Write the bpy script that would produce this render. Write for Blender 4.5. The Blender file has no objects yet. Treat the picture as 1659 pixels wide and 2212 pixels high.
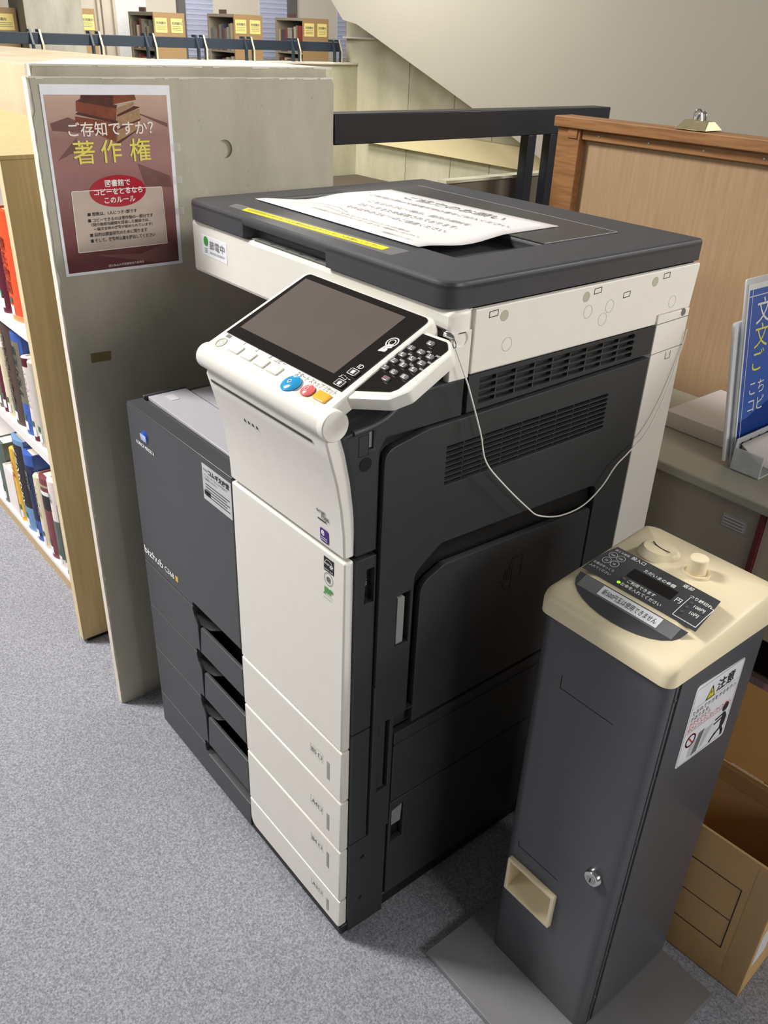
import bpy, math, random
from mathutils import Vector, Matrix

random.seed(7)
scene = bpy.context.scene
COL = scene.collection

# ---------------------------------------------------------------- camera
cam_data = bpy.data.cameras.new('camera')
cam = bpy.data.objects.new('camera', cam_data)
COL.objects.link(cam)
_p, _r, _y = math.radians(-29.508), math.radians(2.394), math.radians(49.7775)
_fw = Vector((-math.sin(_y) * math.cos(_p), math.cos(_y) * math.cos(_p), math.sin(_p)))
_rt = Vector((math.cos(_y), math.sin(_y), 0))
_up = _rt.cross(_fw)
_r2 = math.cos(_r) * _rt + math.sin(_r) * _up
_u2 = -math.sin(_r) * _rt + math.cos(_r) * _up
cam.matrix_world = Matrix(((_r2.x, _u2.x, -_fw.x, 0.6666), (_r2.y, _u2.y, -_fw.y, -0.5089),
                           (_r2.z, _u2.z, -_fw.z, 1.2665), (0, 0, 0, 1)))
cam_data.sensor_fit = 'VERTICAL'
cam_data.sensor_height = 36.0
cam_data.lens = 36.0 * 1822.83 / 2212.0
cam_data.clip_start = 0.02
scene.camera = cam

# ---------------------------------------------------------------- view, world, lights
vs = scene.view_settings
vs.view_transform = 'Standard'
vs.look = 'None'
vs.gamma = 1.0
vs.use_curve_mapping = False
vs.exposure = 0.0
w = bpy.data.worlds.new('world')
scene.world = w
w.use_nodes = True
w.node_tree.nodes['Background'].inputs[0].default_value = (1.0, 0.98, 0.95, 1)
w.node_tree.nodes['Background'].inputs[1].default_value = 0.12


def area(name, loc, target, sx, sy, power, col=(1, 0.96, 0.9)):
    d = bpy.data.lights.new(name, 'AREA')
    d.shape = 'RECTANGLE'
    d.size, d.size_y, d.energy, d.color = sx, sy, power, col
    o = bpy.data.objects.new(name, d)
    COL.objects.link(o)
    o.location = loc
    o.rotation_euler = (Vector(target) - Vector(loc)).to_track_quat('-Z', 'Y').to_euler()
    return o


area('ceiling_lamp_front', (-2.0, -1.3, 3.0), (-1.1, -0.5, 0), 0.45, 1.1, 162, (1, 0.97, 0.94))
area('fill_light_right', (2.9, 0.3, 1.8), (0.2, 0.2, 0.6), 1.0, 0.8, 34, (1, 0.97, 0.93))  # unseen fill, added low to brighten the right-facing sides
area('ceiling_lamp_back', (1.9, 3.3, 2.7), (-0.5, 0.3, 0.9), 1.0, 0.5, 105, (1, 0.97, 0.93))
area('fill_light_bookcase', (-1.8, -2.2, 2.1), (-1.4, 0.0, 0.4), 1.2, 0.3, 16, (1, 0.97, 0.93))  # unseen fill, added at a low angle to brighten the shelf fronts
area('ceiling_lamp_stair', (-3.1, 1.7, 2.5), (-3.0, 2.9, 0.6), 0.8, 0.8, 70, (1, 0.97, 0.9))
area('ceiling_lamp_far_room', (-7.4, 4.4, 2.7), (-8.6, 4.8, 0.8), 2.5, 5.0, 210, (1, 0.97, 0.93))

# ---------------------------------------------------------------- materials


def lin(c):
    out = []
    for v in c:
        v = v / 255.0
        out.append(v / 12.92 if v <= 0.04045 else ((v + 0.055) / 1.055) ** 2.4)
    return (*out, 1.0)


def mat(name, col, rough=0.5, metal=0.0, var=0.04, scale=40.0, bump=0.0, bscale=400.0, spec=0.5,
        emit=0.0, trans=0.0, alpha=1.0, coat=0.0):
    m = bpy.data.materials.new(name)
    m.use_nodes = True
    nt = m.node_tree
    b = nt.nodes['Principled BSDF']
    tc = nt.nodes.new('ShaderNodeTexCoord')
    nz = nt.nodes.new('ShaderNodeTexNoise')
    nz.inputs['Scale'].default_value = scale
    nz.inputs['Detail'].default_value = 3
    nt.links.new(tc.outputs['Object'], nz.inputs['Vector'])
    ramp = nt.nodes.new('ShaderNodeValToRGB')
    c = lin(col)
    ramp.color_ramp.elements[0].position = 0.3
    ramp.color_ramp.elements[1].position = 0.7
    ramp.color_ramp.elements[0].color = tuple(max(0, x * (1 - var)) for x in c[:3]) + (1,)
    ramp.color_ramp.elements[1].color = tuple(min(1, x * (1 + var)) for x in c[:3]) + (1,)
    nt.links.new(nz.outputs['Fac'], ramp.inputs['Fac'])
    nt.links.new(ramp.outputs['Color'], b.inputs['Base Color'])
    b.inputs['Roughness'].default_value = rough
    b.inputs['Metallic'].default_value = metal
    b.inputs['Specular IOR Level'].default_value = spec
    b.inputs['Transmission Weight'].default_value = trans
    b.inputs['Alpha'].default_value = alpha
    b.inputs['Coat Weight'].default_value = coat
    if emit:
        b.inputs['Emission Color'].default_value = c
        b.inputs['Emission Strength'].default_value = emit
    if bump:
        n2 = nt.nodes.new('ShaderNodeTexNoise')
        n2.inputs['Scale'].default_value = bscale
        n2.inputs['Detail'].default_value = 2
        nt.links.new(tc.outputs['Object'], n2.inputs['Vector'])
        bp = nt.nodes.new('ShaderNodeBump')
        bp.inputs['Strength'].default_value = bump
        bp.inputs['Distance'].default_value = 0.002
        nt.links.new(n2.outputs['Fac'], bp.inputs['Height'])
        nt.links.new(bp.outputs['Normal'], b.inputs['Normal'])
    return m


def concrete(name, c1, c2, c3, seed=0.0):
    m = bpy.data.materials.new(name)
    m.use_nodes = True
    nt = m.node_tree
    b = nt.nodes['Principled BSDF']
    b.inputs['Roughness'].default_value = 0.85
    b.inputs['Specular IOR Level'].default_value = 0.25
    tc = nt.nodes.new('ShaderNodeTexCoord')
    mp = nt.nodes.new('ShaderNodeMapping')
    mp.inputs['Location'].default_value = (seed, seed * 0.7, 0)
    mp.inputs['Scale'].default_value = (1, 1, 0.35)
    nt.links.new(tc.outputs['Object'], mp.inputs['Vector'])
    n1 = nt.nodes.new('ShaderNodeTexNoise')
    n1.inputs['Scale'].default_value = 5.0
    n1.inputs['Detail'].default_value = 6
    n1.inputs['Roughness'].default_value = 0.62
    nt.links.new(mp.outputs['Vector'], n1.inputs['Vector'])
    r1 = nt.nodes.new('ShaderNodeValToRGB')
    e = r1.color_ramp.elements
    e[0].position, e[0].color = 0.32, lin(c1)
    e[1].position, e[1].color = 0.68, lin(c3)
    k = e.new(0.5)
    k.color = lin(c2)
    nt.links.new(n1.outputs['Fac'], r1.inputs['Fac'])
    n2 = nt.nodes.new('ShaderNodeTexVoronoi')
    n2.inputs['Scale'].default_value = 34
    nt.links.new(tc.outputs['Object'], n2.inputs['Vector'])
    r2 = nt.nodes.new('ShaderNodeValToRGB')
    r2.color_ramp.elements[0].position, r2.color_ramp.elements[0].color = 0.03, (0.25, 0.24, 0.22, 1)
    r2.color_ramp.elements[1].position, r2.color_ramp.elements[1].color = 0.06, (1, 1, 1, 1)
    nt.links.new(n2.outputs['Distance'], r2.inputs['Fac'])
    mx = nt.nodes.new('ShaderNodeMixRGB')
    mx.blend_type = 'MULTIPLY'
    mx.inputs[0].default_value = 0.35
    nt.links.new(r1.outputs['Color'], mx.inputs[1])
    nt.links.new(r2.outputs['Color'], mx.inputs[2])
    nt.links.new(mx.outputs['Color'], b.inputs['Base Color'])
    n3 = nt.nodes.new('ShaderNodeTexNoise')
    n3.inputs['Scale'].default_value = 120
    n3.inputs['Detail'].default_value = 4
    nt.links.new(tc.outputs['Object'], n3.inputs['Vector'])
    bp = nt.nodes.new('ShaderNodeBump')
    bp.inputs['Strength'].default_value = 0.25
    bp.inputs['Distance'].default_value = 0.002
    nt.links.new(n3.outputs['Fac'], bp.inputs['Height'])
    nt.links.new(bp.outputs['Normal'], b.inputs['Normal'])
    return m


def carpet_material():
    m = bpy.data.materials.new('carpet')
    m.use_nodes = True
    nt = m.node_tree
    b = nt.nodes['Principled BSDF']
    b.inputs['Roughness'].default_value = 0.95
    b.inputs['Specular IOR Level'].default_value = 0.1
    tc = nt.nodes.new('ShaderNodeTexCoord')
    v = nt.nodes.new('ShaderNodeTexNoise')
    v.inputs['Scale'].default_value = 330
    v.inputs['Detail'].default_value = 5
    v.inputs['Roughness'].default_value = 0.75
    nt.links.new(tc.outputs['Object'], v.inputs['Vector'])
    r = nt.nodes.new('ShaderNodeValToRGB')
    e = r.color_ramp.elements
    e[0].position, e[0].color = 0.33, lin((118, 119, 127))
    e[1].position, e[1].color = 0.68, lin((214, 215, 223))
    k = e.new(0.5)
    k.color = lin((168, 169, 178))
    nt.links.new(v.outputs['Fac'], r.inputs['Fac'])
    n = nt.nodes.new('ShaderNodeTexNoise')
    n.inputs['Scale'].default_value = 4
    nt.links.new(tc.outputs['Object'], n.inputs['Vector'])
    r2 = nt.nodes.new('ShaderNodeValToRGB')
    r2.color_ramp.elements[0].color = (0.85, 0.85, 0.86, 1)
    r2.color_ramp.elements[1].color = (1, 1, 1, 1)
    nt.links.new(n.outputs['Fac'], r2.inputs['Fac'])
    mx = nt.nodes.new('ShaderNodeMixRGB')
    mx.blend_type = 'MULTIPLY'
    mx.inputs[0].default_value = 1.0
    nt.links.new(r.outputs['Color'], mx.inputs[1])
    nt.links.new(r2.outputs['Color'], mx.inputs[2])
    nt.links.new(mx.outputs['Color'], b.inputs['Base Color'])
    bp = nt.nodes.new('ShaderNodeBump')
    bp.inputs['Strength'].default_value = 0.8
    bp.inputs['Distance'].default_value = 0.004
    nt.links.new(v.outputs['Fac'], bp.inputs['Height'])
    nt.links.new(bp.outputs['Normal'], b.inputs['Normal'])
    return m


def wood(name, c1, c2, sc=(1.5, 30, 30), rough=0.5):
    m = bpy.data.materials.new(name)
    m.use_nodes = True
    nt = m.node_tree
    b = nt.nodes['Principled BSDF']
    b.inputs['Roughness'].default_value = rough
    b.inputs['Specular IOR Level'].default_value = 0.35
    tc = nt.nodes.new('ShaderNodeTexCoord')
    mp = nt.nodes.new('ShaderNodeMapping')
    mp.inputs['Scale'].default_value = sc
    nt.links.new(tc.outputs['Object'], mp.inputs['Vector'])
    n = nt.nodes.new('ShaderNodeTexNoise')
    n.inputs['Scale'].default_value = 4
    n.inputs['Detail'].default_value = 5
    nt.links.new(mp.outputs['Vector'], n.inputs['Vector'])
    r = nt.nodes.new('ShaderNodeValToRGB')
    r.color_ramp.elements[0].position, r.color_ramp.elements[0].color = 0.35, lin(c1)
    r.color_ramp.elements[1].position, r.color_ramp.elements[1].color = 0.65, lin(c2)
    nt.links.new(n.outputs['Fac'], r.inputs['Fac'])
    nt.links.new(r.outputs['Color'], b.inputs['Base Color'])
    return m


def poster_art():
    m = bpy.data.materials.new('poster_print')
    m.use_nodes = True
    nt = m.node_tree
    b = nt.nodes['Principled BSDF']
    b.inputs['Roughness'].default_value = 0.22
    tc = nt.nodes.new('ShaderNodeTexCoord')
    sp = nt.nodes.new('ShaderNodeSeparateXYZ')
    nt.links.new(tc.outputs['Generated'], sp.inputs[0])
    r = nt.nodes.new('ShaderNodeValToRGB')
    e = r.color_ramp.elements
    e[0].position, e[0].color = 0.0, lin((104, 60, 62))
    e[1].position, e[1].color = 1.0, lin((205, 178, 158))
    for p, c in ((0.28, (132, 88, 86)), (0.55, (160, 116, 112)), (0.72, (158, 120, 112)), (0.85, (190, 158, 142))):
        k = e.new(p)
        k.color = lin(c)
    n = nt.nodes.new('ShaderNodeTexNoise')
    n.inputs['Scale'].default_value = 16
    n.inputs['Detail'].default_value = 3
    n.inputs['Distortion'].default_value = 1.2
    nt.links.new(tc.outputs['Object'], n.inputs['Vector'])
    ma = nt.nodes.new('ShaderNodeMath')
    ma.operation = 'MULTIPLY_ADD'
    ma.inputs[1].default_value = 0.122
    nt.links.new(n.outputs['Fac'], ma.inputs[0])
    sb = nt.nodes.new('ShaderNodeMath')
    sb.operation = 'SUBTRACT'
    sb.inputs[1].default_value = 0.11
    nt.links.new(sp.outputs['Z'], sb.inputs[0])
    nt.links.new(sb.outputs[0], ma.inputs[2])
    nt.links.new(ma.outputs[0], r.inputs['Fac'])
    nt.links.new(r.outputs['Color'], b.inputs['Base Color'])
    return m


M = {}
M['cream'] = mat('cream_plastic', (230, 227, 217), 0.42, var=0.012, bump=0.05, bscale=900)
M['groove'] = mat('groove_dark', (18, 18, 18), 0.7)
M['cream_dim'] = mat('cream_shade_plastic', (180, 180, 160), 0.5, var=0.01)
M['dark'] = mat('charcoal_plastic', (66, 68, 71), 0.4, var=0.03, bump=0.08, bscale=900)
M['side'] = mat('black_textured_plastic', (50, 52, 54), 0.42, var=0.04, bump=0.1, bscale=900)
M['lid'] = mat('lid_plastic', (66, 67, 71), 0.4, var=0.03, bump=0.08, bscale=900)
M['lid2'] = mat('lid_inlay_plastic', (62, 61, 62), 0.32, var=0.03)
M['black'] = mat('black_plastic', (16, 16, 17), 0.45)
M['gloss'] = mat('gloss_black_panel', (30, 27, 25), 0.12, var=0.02)
M['screen'] = mat('screen_glass', (98, 90, 84), 0.16, var=0.03, scale=18)
M['tray'] = mat('tray_grey', (176, 174, 180), 0.4, var=0.02)
M['gauge'] = mat('gauge_grey', (158, 154, 148), 0.4)
M['silver'] = mat('silver_paint', (150, 152, 150), 0.4, 0.3)
M['chrome'] = mat('chrome', (225, 225, 225), 0.12, 1.0)
M['white'] = mat('white_print', (245, 244, 240), 0.5)
M['paper'] = mat('paper_white', (226, 221, 218), 0.6, var=0.015)
M['ink'] = mat('ink_black', (28, 28, 30), 0.6)
M['inkgrey'] = mat('ink_grey', (110, 108, 104), 0.6)
M['red'] = mat('ink_red', (196, 46, 50), 0.5)
M['yellow'] = mat('yellow_label', (246, 226, 20), 0.45)
M['clear'] = mat('clear_film', (235, 235, 235), 0.12, alpha=0.18)
M['frost'] = mat('frosted_plastic', (222, 228, 232), 0.35, alpha=0.62)
M['blue_btn'] = mat('blue_button', (40, 150, 205), 0.2)
M['pink_btn'] = mat('red_button', (226, 110, 112), 0.2)
M['orange_btn'] = mat('orange_button', (240, 180, 60), 0.25)
M['key'] = mat('grey_key', (120, 118, 118), 0.25)
M['green'] = mat('green_print', (60, 160, 60), 0.5)
M['logo_blue'] = mat('logo_blue', (30, 84, 190), 0.15, coat=0.5)
M['logo_light'] = mat('logo_stripe', (200, 210, 235), 0.2)
M['purple'] = mat('purple_print', (105, 70, 170), 0.5)
M['label'] = mat('label_grey', (196, 198, 200), 0.4)
M['beige'] = mat('beige_plastic', (240, 226, 190), 0.45, var=0.012, bump=0.05, bscale=800)
M['tower'] = mat('tower_steel', (78, 79, 84), 0.32, var=0.03, bump=0.06, bscale=1200)
M['base'] = mat('base_steel', (140, 140, 142), 0.38, 0.3, var=0.03, bump=0.05, bscale=1200)
M['led'] = mat('green_lamp', (170, 240, 40), 0.3, emit=0.8)
M['ledoff'] = mat('dark_lamp', (84, 84, 86), 0.3)
M['sticker'] = mat('sticker_white', (238, 240, 244), 0.35)
M['hazard'] = mat('hazard_yellow', (240, 222, 50), 0.4)
M['card'] = mat('cardboard', (206, 168, 114), 0.85, var=0.05, scale=14, bump=0.1, bscale=300)
M['cardin'] = mat('cardboard_inside', (190, 142, 80), 0.85, var=0.05, scale=14)
M['ptape'] = mat('packing_tape', (196, 162, 110), 0.3)
M['cab'] = mat('cabinet_grey', (158, 152, 136), 0.45, var=0.02)
M['cab2'] = mat('cabinet_beige', (190, 180, 158), 0.5, var=0.02)
M['cabtop'] = mat('cabinet_top_grey', (168, 166, 150), 0.35, var=0.02)
M['maroon'] = mat('maroon_edge', (110, 40, 48), 0.5)
M['board'] = wood('board_ply', (160, 132, 100), (170, 142, 110), (40, 2, 2), 0.55)
M['frame'] = wood('frame_wood', (130, 90, 54), (156, 112, 70), (3, 40, 40), 0.45)
M['clip'] = mat('clip_brass', (170, 156, 120), 0.35, 0.6)
M['signblue'] = mat('sign_blue', (66, 108, 198), 0.25, var=0.05, scale=6)
M['signnavy'] = mat('sign_navy', (24, 66, 150), 0.25)
M['ytext'] = mat('ink_yellow', (238, 232, 110), 0.5)
M['rail'] = mat('rail_steel', (20, 21, 28), 0.4, var=0.05)
M['railnavy'] = mat('rail_navy', (44, 54, 66), 0.4, var=0.05)
M['gold'] = mat('rail_edge_bright', (212, 200, 160), 0.4)
M['maple'] = wood('maple_board', (190, 164, 118), (203, 178, 132), (30, 30, 1.5), 0.5)
M['mapleedge'] = mat('maple_edge', (226, 206, 164), 0.5, var=0.03)
M['shelf'] = mat('shelf_white', (240, 234, 232), 0.5, var=0.01)
M['concrete'] = concrete('concrete_wall', (160, 156, 138), (180, 175, 158), (194, 189, 172), 0.0)
M['concrete2'] = concrete('concrete_tan', (182, 166, 140), (192, 177, 151), (200, 187, 162), 3.0)
M['concrete3'] = concrete('concrete_stair', (172, 168, 142), (188, 184, 158), (200, 196, 174), 7.0)
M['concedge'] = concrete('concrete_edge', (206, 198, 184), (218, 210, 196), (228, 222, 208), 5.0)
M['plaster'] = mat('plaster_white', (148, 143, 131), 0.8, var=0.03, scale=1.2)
M['ledge'] = mat('ledge_cream', (226, 212, 168), 0.7, var=0.03, scale=6)
M['landing'] = mat('landing_dark', (84, 76, 62), 0.8, var=0.05, scale=4)
M['curb'] = mat('curb_shaded', (98, 88, 72), 0.8, var=0.06, scale=5)
M['wallcream'] = mat('far_wall_cream', (224, 214, 196), 0.8, var=0.02)
M['blind'] = mat('blind_blue', (188, 192, 216), 0.6, var=0.08, scale=3)
M['blind2'] = mat('blind_slat', (200, 203, 224), 0.6)
M['bright'] = mat('window_white', (244, 244, 240), 0.6)
M['farpanel'] = mat('far_shelf_end', (164, 132, 88), 0.6, var=0.04)
M['farshelf'] = mat('far_shelf_frame', (150, 138, 118), 0.6)
M['note'] = mat('note_yellow', (238, 218, 130), 0.6)
M['carpet'] = carpet_material()
M['poster'] = poster_art()
M['oval'] = mat('poster_oval_red', (172, 34, 50), 0.25)
M['leather1'] = mat('poster_leather', (128, 66, 42), 0.3, var=0.2, scale=70)
M['leather2'] = mat('poster_leather_dark', (84, 44, 34), 0.3, var=0.2, scale=70)
M['pages'] = mat('poster_pages', (166, 132, 96), 0.3, var=0.15, scale=160)
M['pbox'] = mat('poster_box_fill', (196, 178, 164), 0.25, var=0.05, scale=20)
M['ptext'] = mat('poster_text_white', (240, 232, 222), 0.35)
M['pyel'] = mat('poster_text_yellow', (232, 220, 100), 0.35)
M['pfold'] = mat('poster_drape_dark', (120, 84, 80), 0.25, var=0.1, scale=30)
M['masking'] = mat('masking_tape', (120, 110, 68), 0.8)
M['cord'] = mat('cord_white', (235, 232, 222), 0.5)
M['cablegrey'] = mat('cable_grey', (150, 150, 136), 0.5)
M['rubber'] = mat('black_rubber', (20, 20, 21), 0.6)
M['book_pages'] = mat('book_pages', (240, 228, 208), 0.7, var=0.03)
for nm, c in dict(orange=(232, 88, 44), maroonb=(96, 26, 46), brown=(84, 68, 56), sky=(112, 150, 190), royal=(62, 96, 180),
                  wine=(124, 62, 66), creamb=(236, 222, 192), whiteb=(238, 228, 224), yellowb=(240, 190, 70), greyb=(198, 192, 182),
                  navyb=(34, 40, 78), peach=(246, 150, 96), teal=(80, 150, 150), greenb=(60, 110, 84), f1=(70, 72, 66),
                  f2=(120, 116, 100), f3=(150, 146, 132), f4=(90, 60, 50), f5=(60, 66, 80), f6=(130, 50, 44), f7=(176, 160, 128),
                  f8=(96, 108, 100), blackb=(34, 32, 32)).items():
    M[nm] = mat('book_' + nm, c, 0.5, var=0.04)

# ---------------------------------------------------------------- mesh helpers
ORG = {}
X, Y, Z = Vector((1, 0, 0)), Vector((0, 1, 0)), Vector((0, 0, 1))


def V3(*a):
    return Vector(a)


class MB:
    def __init__(self):
        self.v, self.f = [], []

    def add(self, verts, faces):
        n = len(self.v)
        self.v += [Vector(p) for p in verts]
        self.f += [tuple(i + n for i in f) for f in faces]
        return self

    def box(self, x0, x1, y0, y1, z0, z1):
        return self.add([(x0, y0, z0), (x1, y0, z0), (x1, y1, z0), (x0, y1, z0), (x0, y0, z1), (x1, y0, z1), (x1, y1, z1), (x0, y1, z1)],
                        [(0, 3, 2, 1), (4, 5, 6, 7), (0, 1, 5, 4), (1, 2, 6, 5), (2, 3, 7, 6), (3, 0, 4, 7)])

    def obox(self, o, A, B, N, a0, a1, b0, b1, n0, n1):
        pts = [o + A * a + B * b + N * n for n in (n0, n1) for (a, b) in ((a0, b0), (a1, b0), (a1, b1), (a0, b1))]
        return self.add(pts, [(0, 3, 2, 1), (4, 5, 6, 7), (0, 1, 5, 4), (1, 2, 6, 5), (2, 3, 7, 6), (3, 0, 4, 7)])

    def prism(self, poly, o, A, B, N, d0, d1):
        n = len(poly)
        pts = [o + A * a + B * b + N * d0 for a, b in poly] + [o + A * a + B * b + N * d1 for a, b in poly]
        fs = [tuple(range(n - 1, -1, -1)), tuple(range(n, 2 * n))]
        fs += [(i, (i + 1) % n, n + (i + 1) % n, n + i) for i in range(n)]
        return self.add(pts, fs)

    def lathe(self, prof, o, ax, seg=24):
        ax = Vector(ax).normalized()
        t = Vector((1, 0, 0)) if abs(ax.x) < 0.9 else Vector((0, 1, 0))
        a = ax.cross(t).normalized()
        b = ax.cross(a)
        o = Vector(o)
        pts, fs = [], []
        for r, h in prof:
            for k in range(seg):
                th = 2 * math.pi * k / seg
                pts.append(o + ax * h + (a * math.cos(th) + b * math.sin(th)) * r)
        for i in range(len(prof) - 1):
            for k in range(seg):
                k2 = (k + 1) % seg
                fs.append((i * seg + k, i * seg + k2, (i + 1) * seg + k2, (i + 1) * seg + k))
        fs.append(tuple(range(seg - 1, -1, -1)))
        m = (len(prof) - 1) * seg
        fs.append(tuple(range(m, m + seg)))
        return self.add(pts, fs)

    def cyl(self, p0, p1, r, seg=20):
        p0, p1 = Vector(p0), Vector(p1)
        return self.lathe([(r, 0), (r, (p1 - p0).length)], p0, p1 - p0, seg)

    def tube(self, pts, r, seg=8):
        pts = [Vector(p) for p in pts]
        # catmull-rom smoothing
        sm = []
        n = len(pts)
        for i in range(n - 1):
            p0, p1, p2, p3 = pts[max(i - 1, 0)], pts[i], pts[i + 1], pts[min(i + 2, n - 1)]
            for k in range(6):
                t = k / 6
                sm.append(0.5 * ((2 * p1) + (p2 - p0) * t + (2 * p0 - 5 * p1 + 4 * p2 - p3) * t * t + (3 * p1 - p0 - 3 * p2 + p3) * t ** 3))
        sm.append(pts[-1])
        vs_, fs = [], []
        up = Vector((0.3, 0.2, 0.93)).normalized()
        for i, p in enumerate(sm):
            d = (sm[min(i + 1, len(sm) - 1)] - sm[max(i - 1, 0)]).normalized()
            a = d.cross(up)
            if a.length < 1e-4:
                a = d.cross(X)
            a.normalize()
            b = d.cross(a)
            for k in range(seg):
                th = 2 * math.pi * k / seg
                vs_.append(p + (a * math.cos(th) + b * math.sin(th)) * r)
        for i in range(len(sm) - 1):
            for k in range(seg):
                k2 = (k + 1) % seg
                fs.append((i * seg + k, i * seg + k2, (i + 1) * seg + k2, (i + 1) * seg + k))
        fs.append(tuple(range(seg - 1, -1, -1)))
        fs.append(tuple(range((len(sm) - 1) * seg, len(sm) * seg)))
        return self.add(vs_, fs)

    def plate(self, outer, holes, o, A, B, th, bev=0.0, warp=None):
        """outline with holes filled in the plane o,A,B; front face on the plane, body behind it"""
        N = A.cross(B)
        c = bpy.data.curves.new('c', 'CURVE')
        c.dimensions = '2D'
        c.fill_mode = 'BOTH'
        c.extrude = max(th / 2 - bev, 1e-5)
        if bev:
            c.bevel_depth, c.bevel_resolution, c.offset = bev, 1, -bev
        for pts in [outer] + list(holes):
            s = c.splines.new('POLY')
            s.points.add(len(pts) - 1)
            s.use_cyclic_u = True
            for p, q in zip(s.points, pts):
                p.co = (q[0], q[1], 0, 1)
        ob = bpy.data.objects.new('c', c)
        me = ob.to_mesh()
        pv = []
        for q in me.vertices:
            p = o + A * q.co.x + B * q.co.y + N * (q.co.z - th / 2)
            pv.append(warp(p) if warp else p)
        self.add(pv, [tuple(p.vertices) for p in me.polygons])
        ob.to_mesh_clear()
        bpy.data.objects.remove(ob)
        bpy.data.curves.remove(c)
        return self

    def text(self, body, o, A, B, size=None, width=None, align='L', bold=0.0, eps=0.0004, warp=None, stretch=1.0, vertical=False):
        """flat lettering, baseline origin o, reading along A with tops towards B"""
        if vertical:
            for i, ch in enumerate(body):
                self.text(ch, o - B * (size * 1.02 * (i + 1)), A, B, size, align='C', bold=bold, eps=eps)
            return self
        N = A.cross(B)
        cu = bpy.data.curves.new('t', 'FONT')
        cu.body = body
        cu.size = 1.0
        cu.resolution_u = 2
        cu.offset = bold
        ob = bpy.data.objects.new('t', cu)
        me = ob.to_mesh()
        if len(me.vertices):
            xs = [q.co.x for q in me.vertices]
            x0, x1 = min(xs), max(xs)
            if size is None:
                size = width / (x1 - x0)
            kx = size * stretch
            if width is not None:
                kx = width / (x1 - x0)
            off = {'L': x0, 'C': (x0 + x1) / 2, 'R': x1}[align]
            pv = []
            for q in me.vertices:
                p = o + A * ((q.co.x - off) * kx) + B * (q.co.y * size) + N * eps
                pv.append(warp(p) if warp else p)
            self.add(pv, [tuple(p.vertices) for p in me.polygons])
        ob.to_mesh_clear()
        bpy.data.objects.remove(ob)
        bpy.data.curves.remove(cu)
        return self

    def strip(self, pts, wd, o, A, B, eps=0.0003, closed=False):
        """a thin flat line of width wd through 2D points"""
        N = A.cross(B)
        q = [Vector((p[0], p[1])) for p in pts]
        segs = list(zip(q, q[1:] + ([q[0]] if closed else [])))
        if not closed:
            segs = list(zip(q[:-1], q[1:]))
        for p0, p1 in segs:
            d = (p1 - p0)
            if d.length < 1e-7:
                continue
            d.normalize()
            n = Vector((-d.y, d.x)) * wd / 2
            e = d * wd / 2 * 0.9
            c = [p0 - e - n, p1 + e - n, p1 + e + n, p0 - e + n]
            self.add([o + A * k.x + B * k.y + N * eps for k in c], [(0, 1, 2, 3)])
        return self

    def build(self, name, m, parent=None, bevel=0.0, smooth=None, loc=None):
        me = bpy.data.meshes.new(name)
        if parent is not None:
            org = ORG[parent]
        else:
            if loc is None:
                xs = [p.x for p in self.v]
                ys = [p.y for p in self.v]
                loc = ((min(xs) + max(xs)) / 2, (min(ys) + max(ys)) / 2, min(p.z for p in self.v))
            org = Vector(loc)
        me.from_pydata([tuple(p - org) for p in self.v], [], self.f)
        me.materials.append(M[m] if isinstance(m, str) else m)
        me.validate()
        o = bpy.data.objects.new(name, me)
        COL.objects.link(o)
        ORG[o] = org
        if parent is not None:
            o.parent = parent
        else:
            o.location = org
        if bevel:
            bm = o.modifiers.new('bevel', 'BEVEL')
            bm.width, bm.segments, bm.limit_method, bm.angle_limit = bevel, 2, 'ANGLE', math.radians(40)
            bm.harden_normals = False
            smooth = True if smooth is None else smooth
        if smooth:
            for p in me.polygons:
                p.use_smooth = True
            try:
                me.set_sharp_from_angle(angle=math.radians(38))
            except Exception:
                pass
        return o


def tag(o, label, cat, group=None):
    o['label'], o['category'] = label, cat
    if group:
        o['group'] = group
    return o


def thing(name, loc, label, cat, group=None):
    o = bpy.data.objects.new(name, None)
    o.empty_display_size = 0.05
    COL.objects.link(o)
    o.location = loc
    ORG[o] = Vector(loc)
    return tag(o, label, cat, group)


def struct(name, mb, m, bevel=0.0):
    o = mb.build(name, m, bevel=bevel)
    o['kind'] = 'structure'
    return o


def rrect(x0, x1, y0, y1, r, n=5):
    out = []
    for cx, cy, a0 in ((x1 - r, y1 - r, 0), (x0 + r, y1 - r, 90), (x0 + r, y0 + r, 180), (x1 - r, y0 + r, 270)):
        for k in range(n + 1):
            a = math.radians(a0 + 90 * k / n)
            out.append((cx + r * math.cos(a), cy + r * math.sin(a)))
    return out


def rpoly(pts, n=5):
    """polygon with (x, y, radius) corners"""
    out = []
    m = len(pts)
    for i in range(m):
        p = Vector(pts[i][:2])
        r = pts[i][2] if len(pts[i]) > 2 else 0
        a = Vector(pts[i - 1][:2]) - p
        b = Vector(pts[(i + 1) % m][:2]) - p
        if r <= 0:
            out.append(tuple(p))
            continue
        a.normalize()
        b.normalize()
        ang = a.angle(b)
        d = r / math.tan(ang / 2)
        s, e = p + a * d, p + b * d
        for k in range(n + 1):
            t = k / n
            q = s * (1 - t) ** 2 + p * 2 * t * (1 - t) + e * t * t
            out.append((q.x, q.y))
    return out


def circle(cx, cy, r, n=24, ry=None):
    ry = r if ry is None else ry
    return [(cx + r * math.cos(2 * math.pi * k / n), cy + ry * math.sin(2 * math.pi * k / n)) for k in range(n)]


O0 = V3(0, 0, 0)
FRONT = (X, Z)      # faces -Y
SIDE = (Y, Z)       # faces +X
TOP = (X, Y)        # faces +Z

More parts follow.
